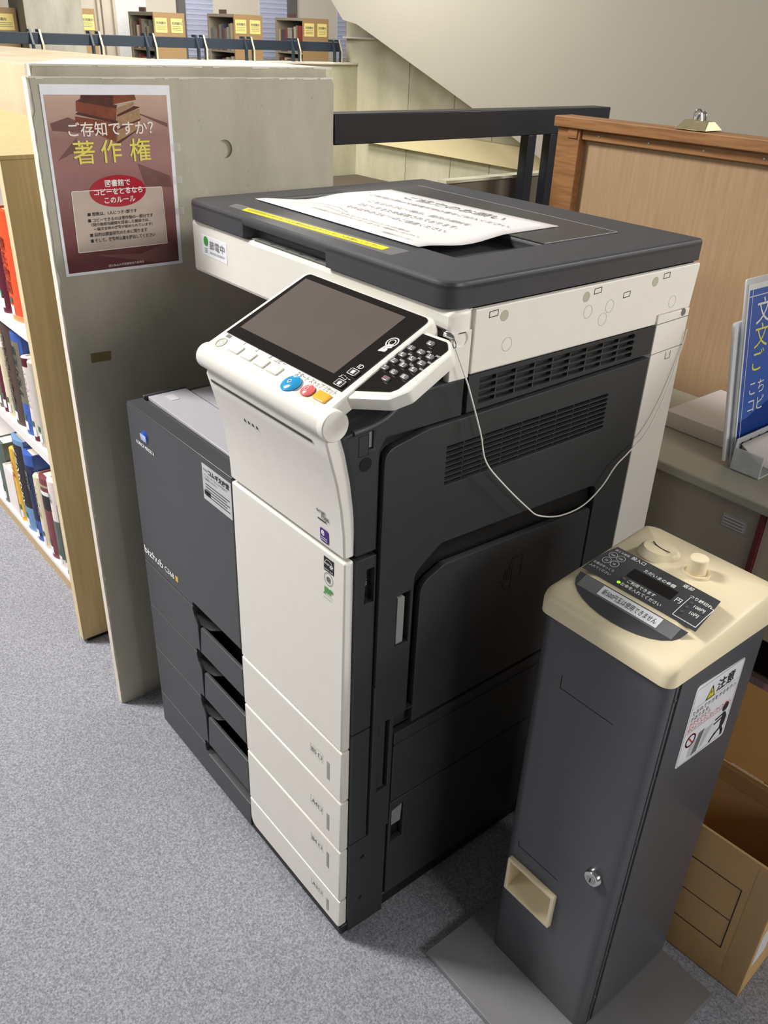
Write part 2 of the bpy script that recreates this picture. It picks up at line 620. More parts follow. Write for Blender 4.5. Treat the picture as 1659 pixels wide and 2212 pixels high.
# ================================================================ THE SETTING
struct('floor', MB().box(-3.83, 3.2, -2.6, 1.6, -0.05, 0.0), 'carpet')
struct('floor_far', MB().box(-11.2, -3.95, -1.0, 9.5, -0.05, 0.0), 'carpet')
struct('floor_landing', MB().box(-3.83, -0.86, 0.62, 2.95, 0.44, 0.492), 'landing')

# wall with the poster: the face is a plate with a form-tie hole, its front edge chipped
edge = []
zz = 0.0
while zz < 1.17:
    edge.append((-0.044 + random.uniform(-0.0012, 0.0016) + (0.003 if random.random() < 0.12 else 0), zz))
    zz += random.uniform(0.006, 0.016)
outer = [(0.5, 0.0)] + [(0.5 + random.uniform(-0.001, 0.002), z) for z in (0.3, 0.6, 0.8, 1.0, 1.1)] + [(0.502, 1.185), (0.495, 1.194)]
k = 0.48
while k > -0.03:
    outer.append((k, 1.1945 + random.uniform(-0.0007, 0.0005)))
    k -= random.uniform(0.008, 0.02)
outer += [(-0.042, 1.193)] + edge[::-1]
wm = MB()
wm.plate(outer, [circle(0.2713, 1.0847, 0.0150, 28)], V3(-0.72, 0, 0), Y, Z, 0.012)
wm.prism([(-0.732, 0.5), (-0.732, -0.0435), (-0.747, -0.042), (-0.95, 0.1), (-0.95, 0.5)][::-1], O0, X, Y, Z, 0.0, 1.1935)
wm.plate(circle(0.2713, 1.0847, 0.0158, 28), [], V3(-0.725, 0, 0), Y, Z, 0.006)
wall_left = struct('wall_left', wm, 'concrete')
cap = MB()
cap_out = []
yy = -0.032
while yy < 0.49:
    cap_out.append((yy, 1.2095 + random.uniform(-0.0006, 0.0004)))
    yy += random.uniform(0.01, 0.03)
cap.plate([(-0.034, 1.19), (0.493, 1.19), (0.493, 1.2085)] + cap_out[::-1], [], V3(-0.731, 0, 0), Y, Z, 0.03)
struct('wall_left_coping', cap, 'concrete')
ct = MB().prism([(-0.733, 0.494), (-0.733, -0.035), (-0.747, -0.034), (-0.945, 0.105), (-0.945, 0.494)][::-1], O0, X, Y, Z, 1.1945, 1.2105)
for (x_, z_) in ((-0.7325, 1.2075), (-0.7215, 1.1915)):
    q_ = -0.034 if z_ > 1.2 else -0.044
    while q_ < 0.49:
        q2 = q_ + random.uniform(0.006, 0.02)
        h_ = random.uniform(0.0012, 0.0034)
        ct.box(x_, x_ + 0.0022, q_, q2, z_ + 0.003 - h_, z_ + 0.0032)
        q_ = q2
struct('trim_lit_edges', ct, 'concedge')  # paler concrete paints in the strong light on the coping edges
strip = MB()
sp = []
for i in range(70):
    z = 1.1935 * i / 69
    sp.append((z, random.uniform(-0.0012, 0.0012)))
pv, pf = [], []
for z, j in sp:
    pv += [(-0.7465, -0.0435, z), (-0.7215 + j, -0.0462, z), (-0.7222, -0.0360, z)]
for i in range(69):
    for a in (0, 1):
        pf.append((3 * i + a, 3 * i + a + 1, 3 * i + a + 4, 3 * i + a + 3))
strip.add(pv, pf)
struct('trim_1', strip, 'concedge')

# tan parapet behind the bookcase
tw = MB()
tw.prism([(-5.0, 0.3), (-0.952, 0.3), (-0.952, 0.60), (-1.44, 1.00), (-3.47, 0.786), (-5.0, 0.62)], O0, X, Y, Z, 0, 1.1655)
struct('wall_rear', tw, 'concrete2')

# stairwell wall, parapet, white stair flank, ledges
ww = MB().box(-3.95, 0.4, 2.95, 3.1, 0.3, 1.75)
struct('wall_stair', ww, 'concrete3')
pp = MB().box(-4.0, -3.84, -0.4, 2.949, 0.3, 1.1)
struct('wall_parapet', pp, 'concrete3')
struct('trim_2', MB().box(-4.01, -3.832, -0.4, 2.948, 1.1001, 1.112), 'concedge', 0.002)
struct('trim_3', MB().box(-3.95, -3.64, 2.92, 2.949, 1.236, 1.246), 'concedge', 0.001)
fl = [(-3.80, 1.75), (-3.734, 1.479), (-3.627, 1.4148), (-3.52, 1.325), (-3.3987, 1.3066), (-3.2475, 1.2531), (-2.485, 0.9766),
      (-2.2129, 0.8789), (-2.0236, 0.8047), (-1.40, 0.5675), (-0.7252, 0.3061), (0.9, 0.30), (0.9, 1.75)]
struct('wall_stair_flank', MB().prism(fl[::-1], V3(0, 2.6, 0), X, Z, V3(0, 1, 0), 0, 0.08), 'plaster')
struct('trim_4', MB().box(-3.7, -2.0, 2.905, 2.949, 0.695, 0.80), 'ledge', 0.002)
jm = MB()
for x in (-3.36, -2.98, -2.68):
    jm.box(x - 0.0018, x + 0.0018, 2.947, 2.951, 0.495, 1.3)
jj = struct('trim_5', jm, 'cab')
struct('trim_6', MB().box(-0.812, -0.790, 0.86, 1.5, 0.0, 0.982), 'curb')  # concrete upstand, its shade put into the dark colour
struct('trim_7', MB().box(-0.815, -0.785, 0.86, 1.5, 0.9821, 0.988), 'concrete3')

# far wall with its windows
struct('wall_far', MB().box(-11.2, -11.0, -1.0, 9.5, 0, 2.4), 'wallcream')
for i, (y0, y1) in enumerate(((5.55, 5.98), (6.72, 7.16), (8.05, 8.20))):
    wn = struct('window_%d' % (i + 1), MB().box(-11.0, -10.985, y0, y1, 0.9, 2.3), 'blind')
    sl = MB()
    for k in range(22):
        sl.box(-10.984, -10.98, y0, y1, 0.92 + k * 0.06, 0.945 + k * 0.06)
    sl.build('blind_slats', 'blind2', wn)
struct('window_4', MB().box(-11.0, -10.98, 4.60, 5.02, 0.2, 2.3), 'bright')
df = MB()
for y in (4.36, 4.42, 4.56):
    df.box(-11.0, -10.94, y, y + 0.035, 0, 2.3)
struct('trim_8', df, 'wallcream')
struct('column_wall', MB().box(-9.75, -9.3, 2.9, 3.5, 0, 2.0), 'concrete')
gm = MB()
for y0, y1 in ((5.45, 5.55), (7.16, 7.30)):
    gm.box(-11.0, -10.93, y0, y1, 0, 2.3)
struct('trim_9', gm, 'inkgrey')

# ================================================================ PHOTOCOPIER
cop = thing('photocopier', (-0.306, 0.32, 0), 'large cream and charcoal office photocopier with touch panel, in front of the concrete wall', 'photocopier')
# --- body core
b = MB()
b.box(-0.610, -0.270, 0.068, 0.550, 0.035, 0.712)
b.box(-0.270, -0.012, 0.030, 0.550, 0.035, 0.720)
b.box(-0.270, -0.012, 0.170, 0.550, 0.720, 0.920)
b.box(-0.612, -0.604, 0.003, 0.550, 0.03, 0.712)
b.build('body', 'side', cop, 0.001)
MB().box(-0.609, -0.269, 0.060, 0.067, 0.036, 0.711).build('handle_recess_shade', 'black', cop)  # shade inside the hand recess, painted in as a black sheet
MB().box(-0.2695, -0.2665, 0.016, 0.06, 0.036, 0.711).build('recess_end', 'black', cop)
b = MB()
b.box(-0.595, -0.006, 0.014, 0.60, 0.006, 0.034)
b.box(-0.268, -0.002, 0.002, 0.05, 0.008, 0.028)
b.build('base', 'black', cop, 0.003)
for (x, y) in ((-0.57, 0.08), (-0.06, 0.10), (-0.57, 0.56), (-0.06, 0.56)):
    MB().cyl((x - 0.012, y, 0.014), (x + 0.012, y, 0.014), 0.014, 16).build('caster', 'rubber', cop)

# --- upper body shell on the right, curved front
prof = [(0.016, 0.7225), (0.013, 0.775), (0.006, 0.825), (-0.002, 0.862), (-0.008, 0.884), (0.010, 0.889), (0.030, 0.892), (0.050, 0.897),
        (0.066, 0.906), (0.078, 0.9135), (0.10, 0.916), (0.172, 0.917), (0.172, 0.868), (0.055, 0.868), (0.046, 0.855), (0.046, 0.7225)]
b = MB()
b.plate(prof, [[(0.0305, 0.861), (0.0355, 0.861), (0.0355, 0.882), (0.0305, 0.882)]], V3(0.0, 0, 0), Y, Z, 0.024, 0.003)
b.prism(prof, V3(-0.024, 0, 0), Y, Z, V3(1, 0, 0), -0.24, 0.0)
up = b.build('upper_shell', 'side', cop, smooth=True)
MB().box(-0.014, -0.003, 0.031, 0.035, 0.862, 0.881).build('usb_port', 'silver', up)
b = MB()
b.strip(rrect(0.0145, 0.0285, 0.855, 0.88, 0.001, 2), 0.0006, V3(0, 0, 0), Y, Z, closed=True)
b.plate(circle(0.0245, 0.844, 0.0085), [], V3(0.0008, 0, 0), Y, Z, 0.001)
b.build('port_cover', 'black', up)
# raised swoosh under the keypad
b = MB()
sw = [(0.006, 0.8865), (0.03, 0.8885), (0.052, 0.894), (0.069, 0.904), (0.081, 0.912)]
b.tube([(0.0005, y, z) for y, z in sw], 0.0035, 10)
b.build('shell_rib', 'dark', up, smooth=True)

# --- cream upper front door (leans forward at the top)
fp = [(0.0, 0.7225), (-0.0015, 0.755), (-0.0055, 0.79), (-0.012, 0.825), (-0.021, 0.858), (-0.027, 0.880), (-0.025, 0.8865)]
bk = [(0.010, 0.884), (0.002, 0.858), (0.010, 0.825), (0.0135, 0.785), (0.0145, 0.755), (0.0145, 0.7225)]
b = MB().prism(fp + [(-0.008, 0.885)] + bk[1:], V3(-0.268, 0, 0), Y, Z, X, 0, 0.264)
door_u = b.build('upper_front_door', 'cream', cop, 0.0022)


def lean(p):
    for (y0, z0), (y1, z1) in zip(fp, fp[1:]):
        if z0 <= p.z <= z1:
            return V3(p.x, y0 + (y1 - y0) * (p.z - z0) / (z1 - z0) - 0.0008, p.z)
    return p


b = MB()
b.plate(rrect(-0.258, -0.032, 0.8715, 0.8755, 0.0015, 2), [], V3(0, -0.03, 0), X, Z, 0.0006, warp=lean)
b.build('top_groove', 'inkgrey', door_u)
b = MB()
for k in range(4):
    b.plate(circle(-0.1935 + k * 0.0095, 0.8385, 0.0018, 10, 0.0026), [], V3(0, -0.03, 0), X, Z, 0.0006, warp=lean)
b.build('indicator_slots', 'ink', door_u)
b = MB()
b.text('e-net', V3(-0.056, 0, 0.7685), X, Z, 0.0085, bold=0.02, warp=lean)
b.text('Fax', V3(-0.0465, 0, 0.7615), X, Z, 0.011, bold=0.02, warp=lean)
b.plate([(-0.055, 0.7575), (-0.0375, 0.7575), (-0.0375, 0.7598), (-0.055, 0.7598)], [], V3(0, 0, 0), X, Z, 0.0004, warp=lean)
b.build('fax_mark', 'inkgrey', door_u)
b = MB().plate(rrect(-0.0515, -0.0345, 0.7285, 0.7475, 0.003), [], V3(0, 0, 0), X, Z, 0.0004, warp=lean)
em = b.build('e_badge', 'purple', door_u)
b = MB().text('e', V3(-0.0487, -0.0006, 0.7383), X, Z, 0.0145, bold=0.02, warp=lambda p: lean(p) - Y * 0.0003)
for k in range(2):
    b.plate([(-0.0495, 0.7312 + k * 0.003), (-0.0365, 0.7312 + k * 0.003), (-0.0365, 0.7325 + k * 0.003), (-0.0495, 0.7325 + k * 0.003)], [],
            V3(0, 0, 0), X, Z, 0.0004, warp=lambda p: lean(p) - Y * 0.0004)
b.build('lettering', 'white', em)

# --- cream middle door
b = MB().box(-0.268, -0.0035, 0.0, 0.0145, 0.4085, 0.7165)
door_m = b.build('front_door', 'cream', cop, 0.0028)
b = MB().plate([(-0.0455, 0.6885), (-0.0245, 0.6885), (-0.0245, 0.7085), (-0.0455, 0.7085)], [], V3(0, -0.0003, 0), X, Z, 0.0004)
s1 = b.build('energy_sticker', 'ink', door_m)
b = MB().text('energy', V3(-0.0442, -0.0004, 0.6985), X, Z, 0.0062)
b.strip([(-0.0435, 0.7005), (-0.04, 0.7055), (-0.034, 0.7065), (-0.028, 0.703), (-0.0255, 0.699)], 0.0006, V3(0, -0.0004, 0), X, Z)
star = []
for k in range(10):
    a = math.pi / 2 + k * math.pi / 5
    r_ = 0.0038 if k % 2 == 0 else 0.0016
    star.append((-0.029 + r_ * math.cos(a), 0.6985 + r_ * math.sin(a)))
b.plate(star, [], V3(0, -0.0008, 0), X, Z, 0.0003)
b.text('ENERGY STAR', V3(-0.035, -0.0004, 0.6905), X, Z, 0.003, align='C')
b.build('lettering', 'white', s1)
b = MB().strip(circle(-0.0355, 0.6785, 0.0088, 28), 0.0007, V3(0, -0.0003, 0), X, Z, closed=True)
b.text('e', V3(-0.0355, -0.0004, 0.6745), X, Z, 0.0165, align='C', bold=0.03)
b.build('e_ring_mark', 'inkgrey', door_m)
b = MB().text('JBP', V3(-0.0455, -0.0004, 0.6565), X, Z, 0.0125, width=0.0195, bold=0.02)
b.text('システム', V3(-0.0455, -0.0004, 0.6525), X, Z, 0.0035, width=0.0195)
b.text('省エネルギー', V3(-0.0455, -0.0004, 0.6475), X, Z, 0.0028, width=0.0185)
b.build('green_mark', 'green', door_m)

# --- charcoal upper left front panel with maker's marks
NH = [(-0.43, 0.4165), (-0.268, 0.4165)]
b = MB()
b.plate(rpoly([(-0.613, 0.4095, 0.0), (-0.43, 0.4095), (-0.4275, 0.4165, 0.003), (-0.2695, 0.4165), (-0.2695, 0.7165), (-0.613, 0.7165, 0.002)]),
        [], V3(0, 0.0, 0), X, Z, 0.029, 0.0015)
lp = b.build('left_front_panel', 'dark', cop, smooth=True)
MB().box(-0.613, -0.2695, 0.0015, 0.029, 0.7166, 0.7192).build('top_strip', 'dark', lp, 0.001)
b = MB().lathe([(0.0, 0.0028), (0.006, 0.0026), (0.0095, 0.0016), (0.0115, 0)], V3(-0.551, -0.0002, 0.6765), V3(0, -1, 0), 32)
lg = b.build('logo_globe', 'logo_blue', lp, smooth=True)
b = MB()
for k in range(5):
    zl = 0.6795 - k * 0.0022
    hw = math.sqrt(max(0.0, 0.0108 ** 2 - (zl - 0.6765) ** 2))
    b.plate([(-0.551 - hw, zl), (-0.551 + hw, zl), (-0.551 + hw, zl + 0.0014 - k * 0.0002), (-0.551 - hw, zl + 0.0014 - k * 0.0002)], [],
            V3(0, -0.0033, 0), X, Z, 0.0004)
b.build('globe_stripes', 'logo_light', lg)
b = MB().text('KONICA MINOLTA', V3(-0.585, -0.0004, 0.6545), X, Z, 0.0088, width=0.066, bold=0.02)
b.text('bizhub', V3(-0.6065, -0.0004, 0.4275), X, Z, 0.0215, width=0.074, bold=0.012)
b.text('C368', V3(-0.5265, -0.0004, 0.4285), X, Z, 0.0155, width=0.036, bold=0.01)
b.build('lettering', 'white', lp)
MB().plate([(-0.4865, 0.4285), (-0.4775, 0.4285), (-0.4775, 0.439), (-0.4865, 0.439)], [], V3(0, -0.0003, 0), X, Z, 0.0004).build('colour_square', 'orange_btn', lp)
b = MB().plate([(-0.354, 0.651), (-0.27, 0.651), (-0.27, 0.7105), (-0.354, 0.7105)], [], V3(0, -0.0003, 0), X, Z, 0.0004)
sv = b.build('service_sticker', 'label', lp)
b = MB()
b.text('コムギ文房堂', V3(-0.335, -0.0004, 0.6985), X, Z, 0.0095, width=0.06, bold=0.03)
b.text('株式会社', V3(-0.350, -0.0004, 0.7005), X, Z, 0.0045, width=0.014)
for k, t in enumerate(('アフターサービスは下記まで', 'ご連絡ください', 'TEL 0000', 'FAX 0000')):
    if k < 2:
        b.text(t, V3(-0.350, -0.0004, 0.692 - k * 0.0055), X, Z, 0.0042, width=0.07 if k == 0 else 0.04)
for k in range(5):
    b.strip([(-0.345, 0.6795 - k * 0.0048), (-0.276 - 0.008 * (k % 2), 0.6795 - k * 0.0048)], 0.0014, V3(0, -0.0004, 0), X, Z)
b.plate([(-0.350, 0.6605), (-0.332, 0.6605), (-0.332, 0.668), (-0.350, 0.668)], [], V3(0, -0.0007, 0), X, Z, 0.0003)
b.build('lettering', 'ink', sv)

# --- paper trays
zl = [0.4075, 0.3085, 0.2045, 0.0905, 0.012]
for i, sz in enumerate(('B5', 'A4', 'B4', 'A3')):
    hi, lo = zl[i] - 0.0012, zl[i + 1] + 0.0012
    last = i == 3
    # the charcoal left half carries the hand recess
    if not last:
        pts = [(-0.613, lo), (-0.43, lo), (-0.4275, lo + 0.008, 0.002), (-0.4155, lo + 0.008), (-0.4155, hi - 0.030),
               (-0.4255, hi - 0.018, 0.006), (-0.430, hi - 0.006), (-0.430, hi), (-0.613, hi)]
    else:
        pts = [(-0.613, lo), (-0.2695, lo), (-0.2695, hi - 0.020), (-0.4185, hi - 0.020, 0.004), (-0.4265, hi - 0.016, 0.003), (-0.430, hi), (-0.613, hi)]
    b = MB().plate(rpoly(pts, 4), [], V3(0, 0, 0), X, Z, 0.024, 0.0012)
    t = b.build('paper_tray', 'dark', cop, smooth=True)
    t['label'] = 'paper tray for size ' + sz
    if not last:
        g = MB().plate(rpoly([(-0.4135, lo + 0.008), (-0.2695, lo + 0.008), (-0.2695, hi - 0.030), (-0.4065, hi - 0.030, 0.005)], 4), [],
                       V3(0, 0, 0), X, Z, 0.0065, 0.0018)
        g.build('handle_bar', 'dark', t, smooth=True)
    g = MB()
    top = hi - 0.030 if not last else hi - 0.022
    g.add([(-0.428, 0.004, hi - 0.012), (-0.412, 0.004, top), (-0.390, 0.010, top - 0.002), (-0.428, 0.040, hi - 0.004), (-0.405, 0.045, top + 0.006), (-0.365, 0.045, top - 0.004)],
          [(0, 1, 4, 3), (1, 2, 5, 4)])
    g.build('handle_scoop', 'side', t, smooth=True)
    cl = -0.268 if i else -0.268
    if not last:
        c = MB().box(-0.268, -0.0035, 0.0, 0.0145, lo, hi)
    else:
        c = MB().plate(rpoly([(-0.268, hi), (-0.268, 0.026, 0.02), (-0.0035, 0.0265, 0.008), (-0.0035, hi)][::-1]), [], V3(0, 0, 0), X, Z, 0.0145, 0.0022)
    cf = c.build('tray_front', 'cream', t, 0.0025 if not last else 0, smooth=True)
    zc = (hi + lo) / 2 if not last else 0.062
    zt = [0.3655, 0.2595, 0.175, 0.068][i]
    h2 = MB().strip([(-0.0785, zt + 0.005), (-0.0475, zt + 0.005), (-0.0475, zt - 0.011), (-0.0785, zt - 0.011)], 0.0006, V3(0, 0, 0), X, Z, closed=True)
    h2.build('size_card_slot', 'cream_dim', cf)
    h2 = MB().text(sz, V3(-0.0755, -0.0002, zt - 0.0075), X, Z, 0.0125)
    h2.strip(rrect(-0.0585, -0.0505, zt - 0.007, zt - 0.0005, 0.0012, 2), 0.0009, V3(0, -0.0002, 0), X, Z, closed=True)
    h2.build('lettering', 'inkgrey', cf)
    MB().plate([(-0.0375, zt - 0.032), (-0.0310, zt - 0.032), (-0.0310, zt + 0.002), (-0.0375, zt + 0.002)], [], V3(0, -0.0003, 0), X, Z, 0.0004) \
        .build('paper_gauge', 'gauge', cf) if not last else \
        MB().plate([(-0.0375, zt - 0.028), (-0.0310, zt - 0.028), (-0.0310, zt - 0.001), (-0.0375, zt - 0.001)], [], V3(0, -0.0003, 0), X, Z, 0.0004) \
        .build('paper_gauge', 'gauge', cf)

# --- output tray in the body cavity
b = MB()
b.box(-0.613, -0.27, 0.0295, 0.55, 0.7125, 0.7155)
b.build('output_floor', 'dark', cop)
b = MB().add([(-0.604, 0.036, 0.7225), (-0.27, 0.036, 0.7195), (-0.27, 0.108, 0.7205), (-0.604, 0.106, 0.7225),
              (-0.604, 0.036, 0.7157), (-0.27, 0.036, 0.7157), (-0.27, 0.108, 0.7157), (-0.604, 0.106, 0.7157)],
             [(0, 1, 2, 3), (4, 7, 6, 5), (0, 4, 5, 1), (1, 5, 6, 2), (2, 6, 7, 3), (3, 7, 4, 0)])
ot = b.build('output_tray', 'tray', cop, 0.001)
b = MB().box(-0.598, -0.27, 0.112, 0.545, 0.7157, 0.7185)
for k in range(5):
    b.box(-0.56, -0.28, 0.125 + k * 0.012, 0.128 + k * 0.012, 0.7185, 0.7195)
b.build('tray_ribs', 'tray', ot)
MB().plate([(-0.59, 0.06), (-0.565, 0.06), (-0.565, 0.075), (-0.59, 0.075)], [], V3(0, 0, 0.7229), X, Y, 0.0005).build('tray_pad', 'label', ot)
MB().box(-0.613, -0.6055, 0.03, 0.108, 0.7157, 0.7235).build('tray_end_lip', 'dark', ot, 0.001)

# --- operation panel, tilted
ta = math.radians(25.5)
PO = V3(0, -0.02, 0.92)
PS = V3(0, math.cos(ta), math.sin(ta))
PN = X.cross(PS)


def pp_(x, s, n=0.0):
    return PO + X * x + PS * s + PN * n


b = MB().plate(rpoly([(-0.2705, -0.006), (-0.006, -0.006), (-0.0095, 0.166, 0.012), (-0.2645, 0.166, 0.012)]), [], pp_(0, 0), X, PS, 0.021, 0.003)
b.lathe([(0.0165, 0), (0.0165, 0.2650)], V3(-0.2705, -0.0215, 0.9030), X, 28)
panel = b.build('operation_panel', 'cream', cop, smooth=True)
MB().lathe([(0.0145, -0.002), (0.0172, 0), (0.0178, 0.001), (0.0178, 0.010), (0.0166, 0.0112)], V3(-0.0055, -0.0215, 0.9030), X, 32).build('hinge_cap', 'cream', panel, smooth=True)
b = MB().plate(rpoly([(-0.2600, 0.0245), (-0.0165, 0.0240), (-0.0165, 0.161, 0.009), (-0.2555, 0.161, 0.009)]), [], pp_(0, 0, 0.0012), X, PS, 0.002)
glass = b.build('touch_panel', 'gloss', panel)
MB().plate([(-0.2487, 0.040), (-0.0490, 0.040), (-0.0475, 0.151), (-0.2487, 0.151)], [], pp_(0, 0, 0.0016), X, PS, 0.0005).build('screen', 'screen', glass)
g = MB()
g.strip(circle(-0.0265, 0.1105, 0.0075, 20), 0.0016, pp_(0, 0, 0.0013), X, PS, closed=True)
g.strip(circle(-0.0265, 0.1105, 0.0042, 16), 0.0013, pp_(0, 0, 0.0013), X, PS, closed=True)
g.plate([(-0.0285, 0.097), (-0.0195, 0.103), (-0.0225, 0.109), (-0.0305, 0.104)], [], pp_(0, 0, 0.0016), X, PS, 0.0003)
g.plate(rpoly([(-0.032, 0.092, 0.001), (-0.022, 0.0945, 0.001), (-0.022, 0.099, 0.001), (-0.030, 0.1035, 0.001)]), [], pp_(0, 0, 0.0016), X, PS, 0.0003)
g.text('ID', pp_(-0.0275, 0.0598, 0.0013), X, PS, 0.0095, align='C')
g.text('メニュー', pp_(-0.0300, 0.0390, 0.0013), X, PS, 0.0075, width=0.018, align='C')
g.build('lettering', 'white', glass)
for s in (0.0515, 0.0315):
    q = MB().plate(rrect(-0.0335, -0.0195, s - 0.005, s + 0.005, 0.0012, 2), [], pp_(0, 0, 0.0035), X, PS, 0.003, 0.0006).build('panel_key', 'black', glass, smooth=True)
    ic = MB()
    ic.strip(rrect(-0.033, -0.020, s - 0.0045, s + 0.0045, 0.001, 2), 0.0006, pp_(0, 0, 0.0036), X, PS, closed=True)
    if s > 0.04:
        ic.plate([(-0.029, s - 0.0025), (-0.024, s - 0.0025), (-0.024, s + 0.0025), (-0.029, s + 0.0025)], [], pp_(0, 0, 0.004), X, PS, 0.0003)
    else:
        ic.plate([(-0.0285, s - 0.003), (-0.0245, s - 0.003), (-0.0245, s), (-0.0232, s), (-0.0265, s + 0.0032), (-0.0298, s), (-0.0285, s)], [], pp_(0, 0, 0.004), X, PS, 0.0003)
    ic.build('key_icon', 'white', q)
# buttons on the cream strip
b = MB().plate(circle(-0.2485, 0.0078, 0.0085, 28), [circle(-0.2485, 0.0078, 0.0070, 28)], pp_(0, 0, 0.0008), X, PS, 0.0014)
b.strip(circle(-0.2485, 0.0078, 0.0035, 14), 0.0006, pp_(0, 0), X, PS, closed=True)
b.build('power_ring', 'cream_dim', panel)
for x in (-0.2137, -0.1846, -0.1558, -0.1271):
    q = MB().plate(rrect(x - 0.0105, x + 0.0105, 0.0035, 0.0155, 0.0015, 3), [], pp_(0, 0, 0.002), X, PS, 0.003, 0.0008).build('register_button', 'cream', panel, smooth=True)
    MB().strip(rrect(x - 0.0112, x + 0.0112, 0.0028, 0.0162, 0.0015, 3), 0.0006, pp_(0, 0, 0.0002), X, PS, closed=True).build('button_gap', 'cream_dim', q)
g = MB()
for t, x in (('1', -0.2127), ('2', -0.1835), ('3', -0.1545), ('コピー', -0.1330)):
    g.text(t, pp_(x, 0.0195, 0.0001), X, PS, 0.008, align='C')
for t, x, wd in (('スタート', -0.0834, 0.024), ('ストップ', -0.0558, 0.024), ('リセット', -0.0305, 0.021)):
    g.text(t, pp_(x, 0.0160, 0.0001), X, PS, 0.0085, width=wd, align='C')
g.plate(rrect(-0.2545, -0.2445, 0.0185, 0.0235, 0.0005, 2), [], pp_(0, 0, 0.0003), X, PS, 0.0003)
g.build('lettering', 'inkgrey', panel)
MB().plate(circle(-0.0831, 0.0024, 0.0148, 32, 0.0130), [], pp_(0, 0, 0.001), X, PS, 0.0016).build('start_ring', 'label', panel)
q = MB().lathe([(0.0128, 0), (0.0124, 0.003), (0.0095, 0.0048), (0.004, 0.0055)], pp_(-0.0831, 0.0024, 0.0005), PN, 32).build('start_button', 'blue_btn', panel, smooth=True)
MB().strip([(-0.0858, 0.0024), (-0.0831, 0.0055), (-0.0804, 0.0024), (-0.0831, -0.0007)], 0.0009, pp_(0, 0, 0.0061), X, PS, closed=True).build('start_icon', 'white', q)
q = MB().lathe([(0.0088, 0), (0.0086, 0.0025), (0.006, 0.004), (0.0025, 0.0046)], pp_(-0.0543, 0.0050, 0.0005), PN, 28).build('stop_button', 'pink_btn', panel, smooth=True)
MB().strip(circle(-0.0543, 0.0050, 0.0026, 16), 0.0007, pp_(0, 0, 0.0052), X, PS, closed=True).build('stop_icon', 'white', q)
MB().plate(rrect(-0.0405, -0.0195, 0.0005, 0.0135, 0.0015, 3), [], pp_(0, 0, 0.003), X, PS, 0.003, 0.0008).build('reset_button', 'orange_btn', panel, smooth=True)
# keypad wing
kp = rpoly([(-0.012, 0.0195), (0.0405, 0.0440, 0.010), (0.0515, 0.064, 0.012), (0.0490, 0.1310, 0.010), (0.0290, 0.1480, 0.014), (-0.0160, 0.1455)])
b = MB().plate(kp, [], pp_(0, 0, -0.003), X, PS, 0.017, 0.003)
kpo = b.build('keypad_wing', 'cream', panel, smooth=True)
kg = rpoly([(-0.0068, 0.0350), (0.0322, 0.0530, 0.004), (0.0368, 0.0605, 0.006), (0.0402, 0.1330, 0.006), (0.0300, 0.1418, 0.006), (-0.0088, 0.1407)])
kgo = MB().plate(kg, [], pp_(0, 0, -0.0022), X, PS, 0.001).build('keypad_face', 'gloss', kpo)
lt = MB()
for i, (kx, ks, kt, sub) in enumerate(((0.0, .1152, '1', ''), (.0158, .1152, '2', 'ABC'), (.0316, .1141, '3', 'DEF'), (-.0012, .1023, '4', 'GHI'), (.0148, .1023, '5', 'JKL'),
                                       (.0309, .1019, '6', 'MNO'), (-.0023, .0903, '7', 'PQRS'), (.0136, .0900, '8', 'TUV'), (.0301, .0898, '9', 'WXYZ'),
                                       (-.0030, .0773, '*', ''), (.0128, .0767, '0', ''), (.0300, .0769, '#', ''), (.0128, .0648, 'C', ''), (.0148, .131, 'a', ''))):
    q = MB().plate(rrect(kx - 0.0046, kx + 0.0046, ks - 0.0031, ks + 0.0031, 0.0012, 2), [], pp_(0, 0, 0.0005), X, PS, 0.003, 0.0007).build('keypad_key', 'key', kgo, smooth=True)
    MB().text(kt, pp_(kx, ks - 0.0024, 0.0006), X, PS, 0.0068, align='C').build('key_mark', 'white' if kt != 'C' else 'red', q)
    if sub:
        lt.text(sub, pp_(kx + 0.004, ks + 0.0040, -0.0021), X, PS, 0.0034)
lt.build('lettering', 'white', kgo)

# --- scanner unit
b = MB()
b.plate(rrect(-0.612, 0.0, 0.918, 0.9985, 0.006), [], V3(0, 0.143, 0), X, Z, 0.034, 0.006)
b.box(-0.608, -0.004, 0.174, 0.625, 0.921, 0.9975)
b.box(-0.600, -0.30, 0.16, 0.60, 0.9975, 1.0)
sc = b.build('scanner_unit', 'cream', cop, smooth=True)
# right side panel of the scanner
sp_ = rpoly([(0.177, 0.920, 0.001), (0.5435, 0.920), (0.5435, 0.9330), (0.6235, 0.9340), (0.629, 0.9975, 0.004), (0.177, 0.9975, 0.002)])
holes = []
spn = MB().plate(sp_, [], V3(0.003, 0, 0), Y, Z, 0.012, 0.0015).build('scanner_side_panel', 'cream', sc, smooth=True)
g = MB()
for y, z in ((0.2067, 0.9890), (0.3976, 0.9892), (0.4619, 0.9752), (0.5488, 0.9894)):
    g.strip([(y - 0.007, z - 0.0038), (y + 0.007, z - 0.0032), (y + 0.007, z + 0.0036), (y - 0.007, z + 0.003)], 0.0009, V3(0.003, 0, 0), Y, Z, closed=True)
g.build('square_outlines', 'groove', spn)
g = MB()
for y, z in ((0.2253, 0.9837), (0.3756, 0.9842), (0.5234, 0.9842)):
    g.plate(circle(y, z, 0.0068, 20), [], V3(0.0033, 0, 0), Y, Z, 0.0006)
g.build('round_plugs', 'cream_dim', spn)
g = MB()
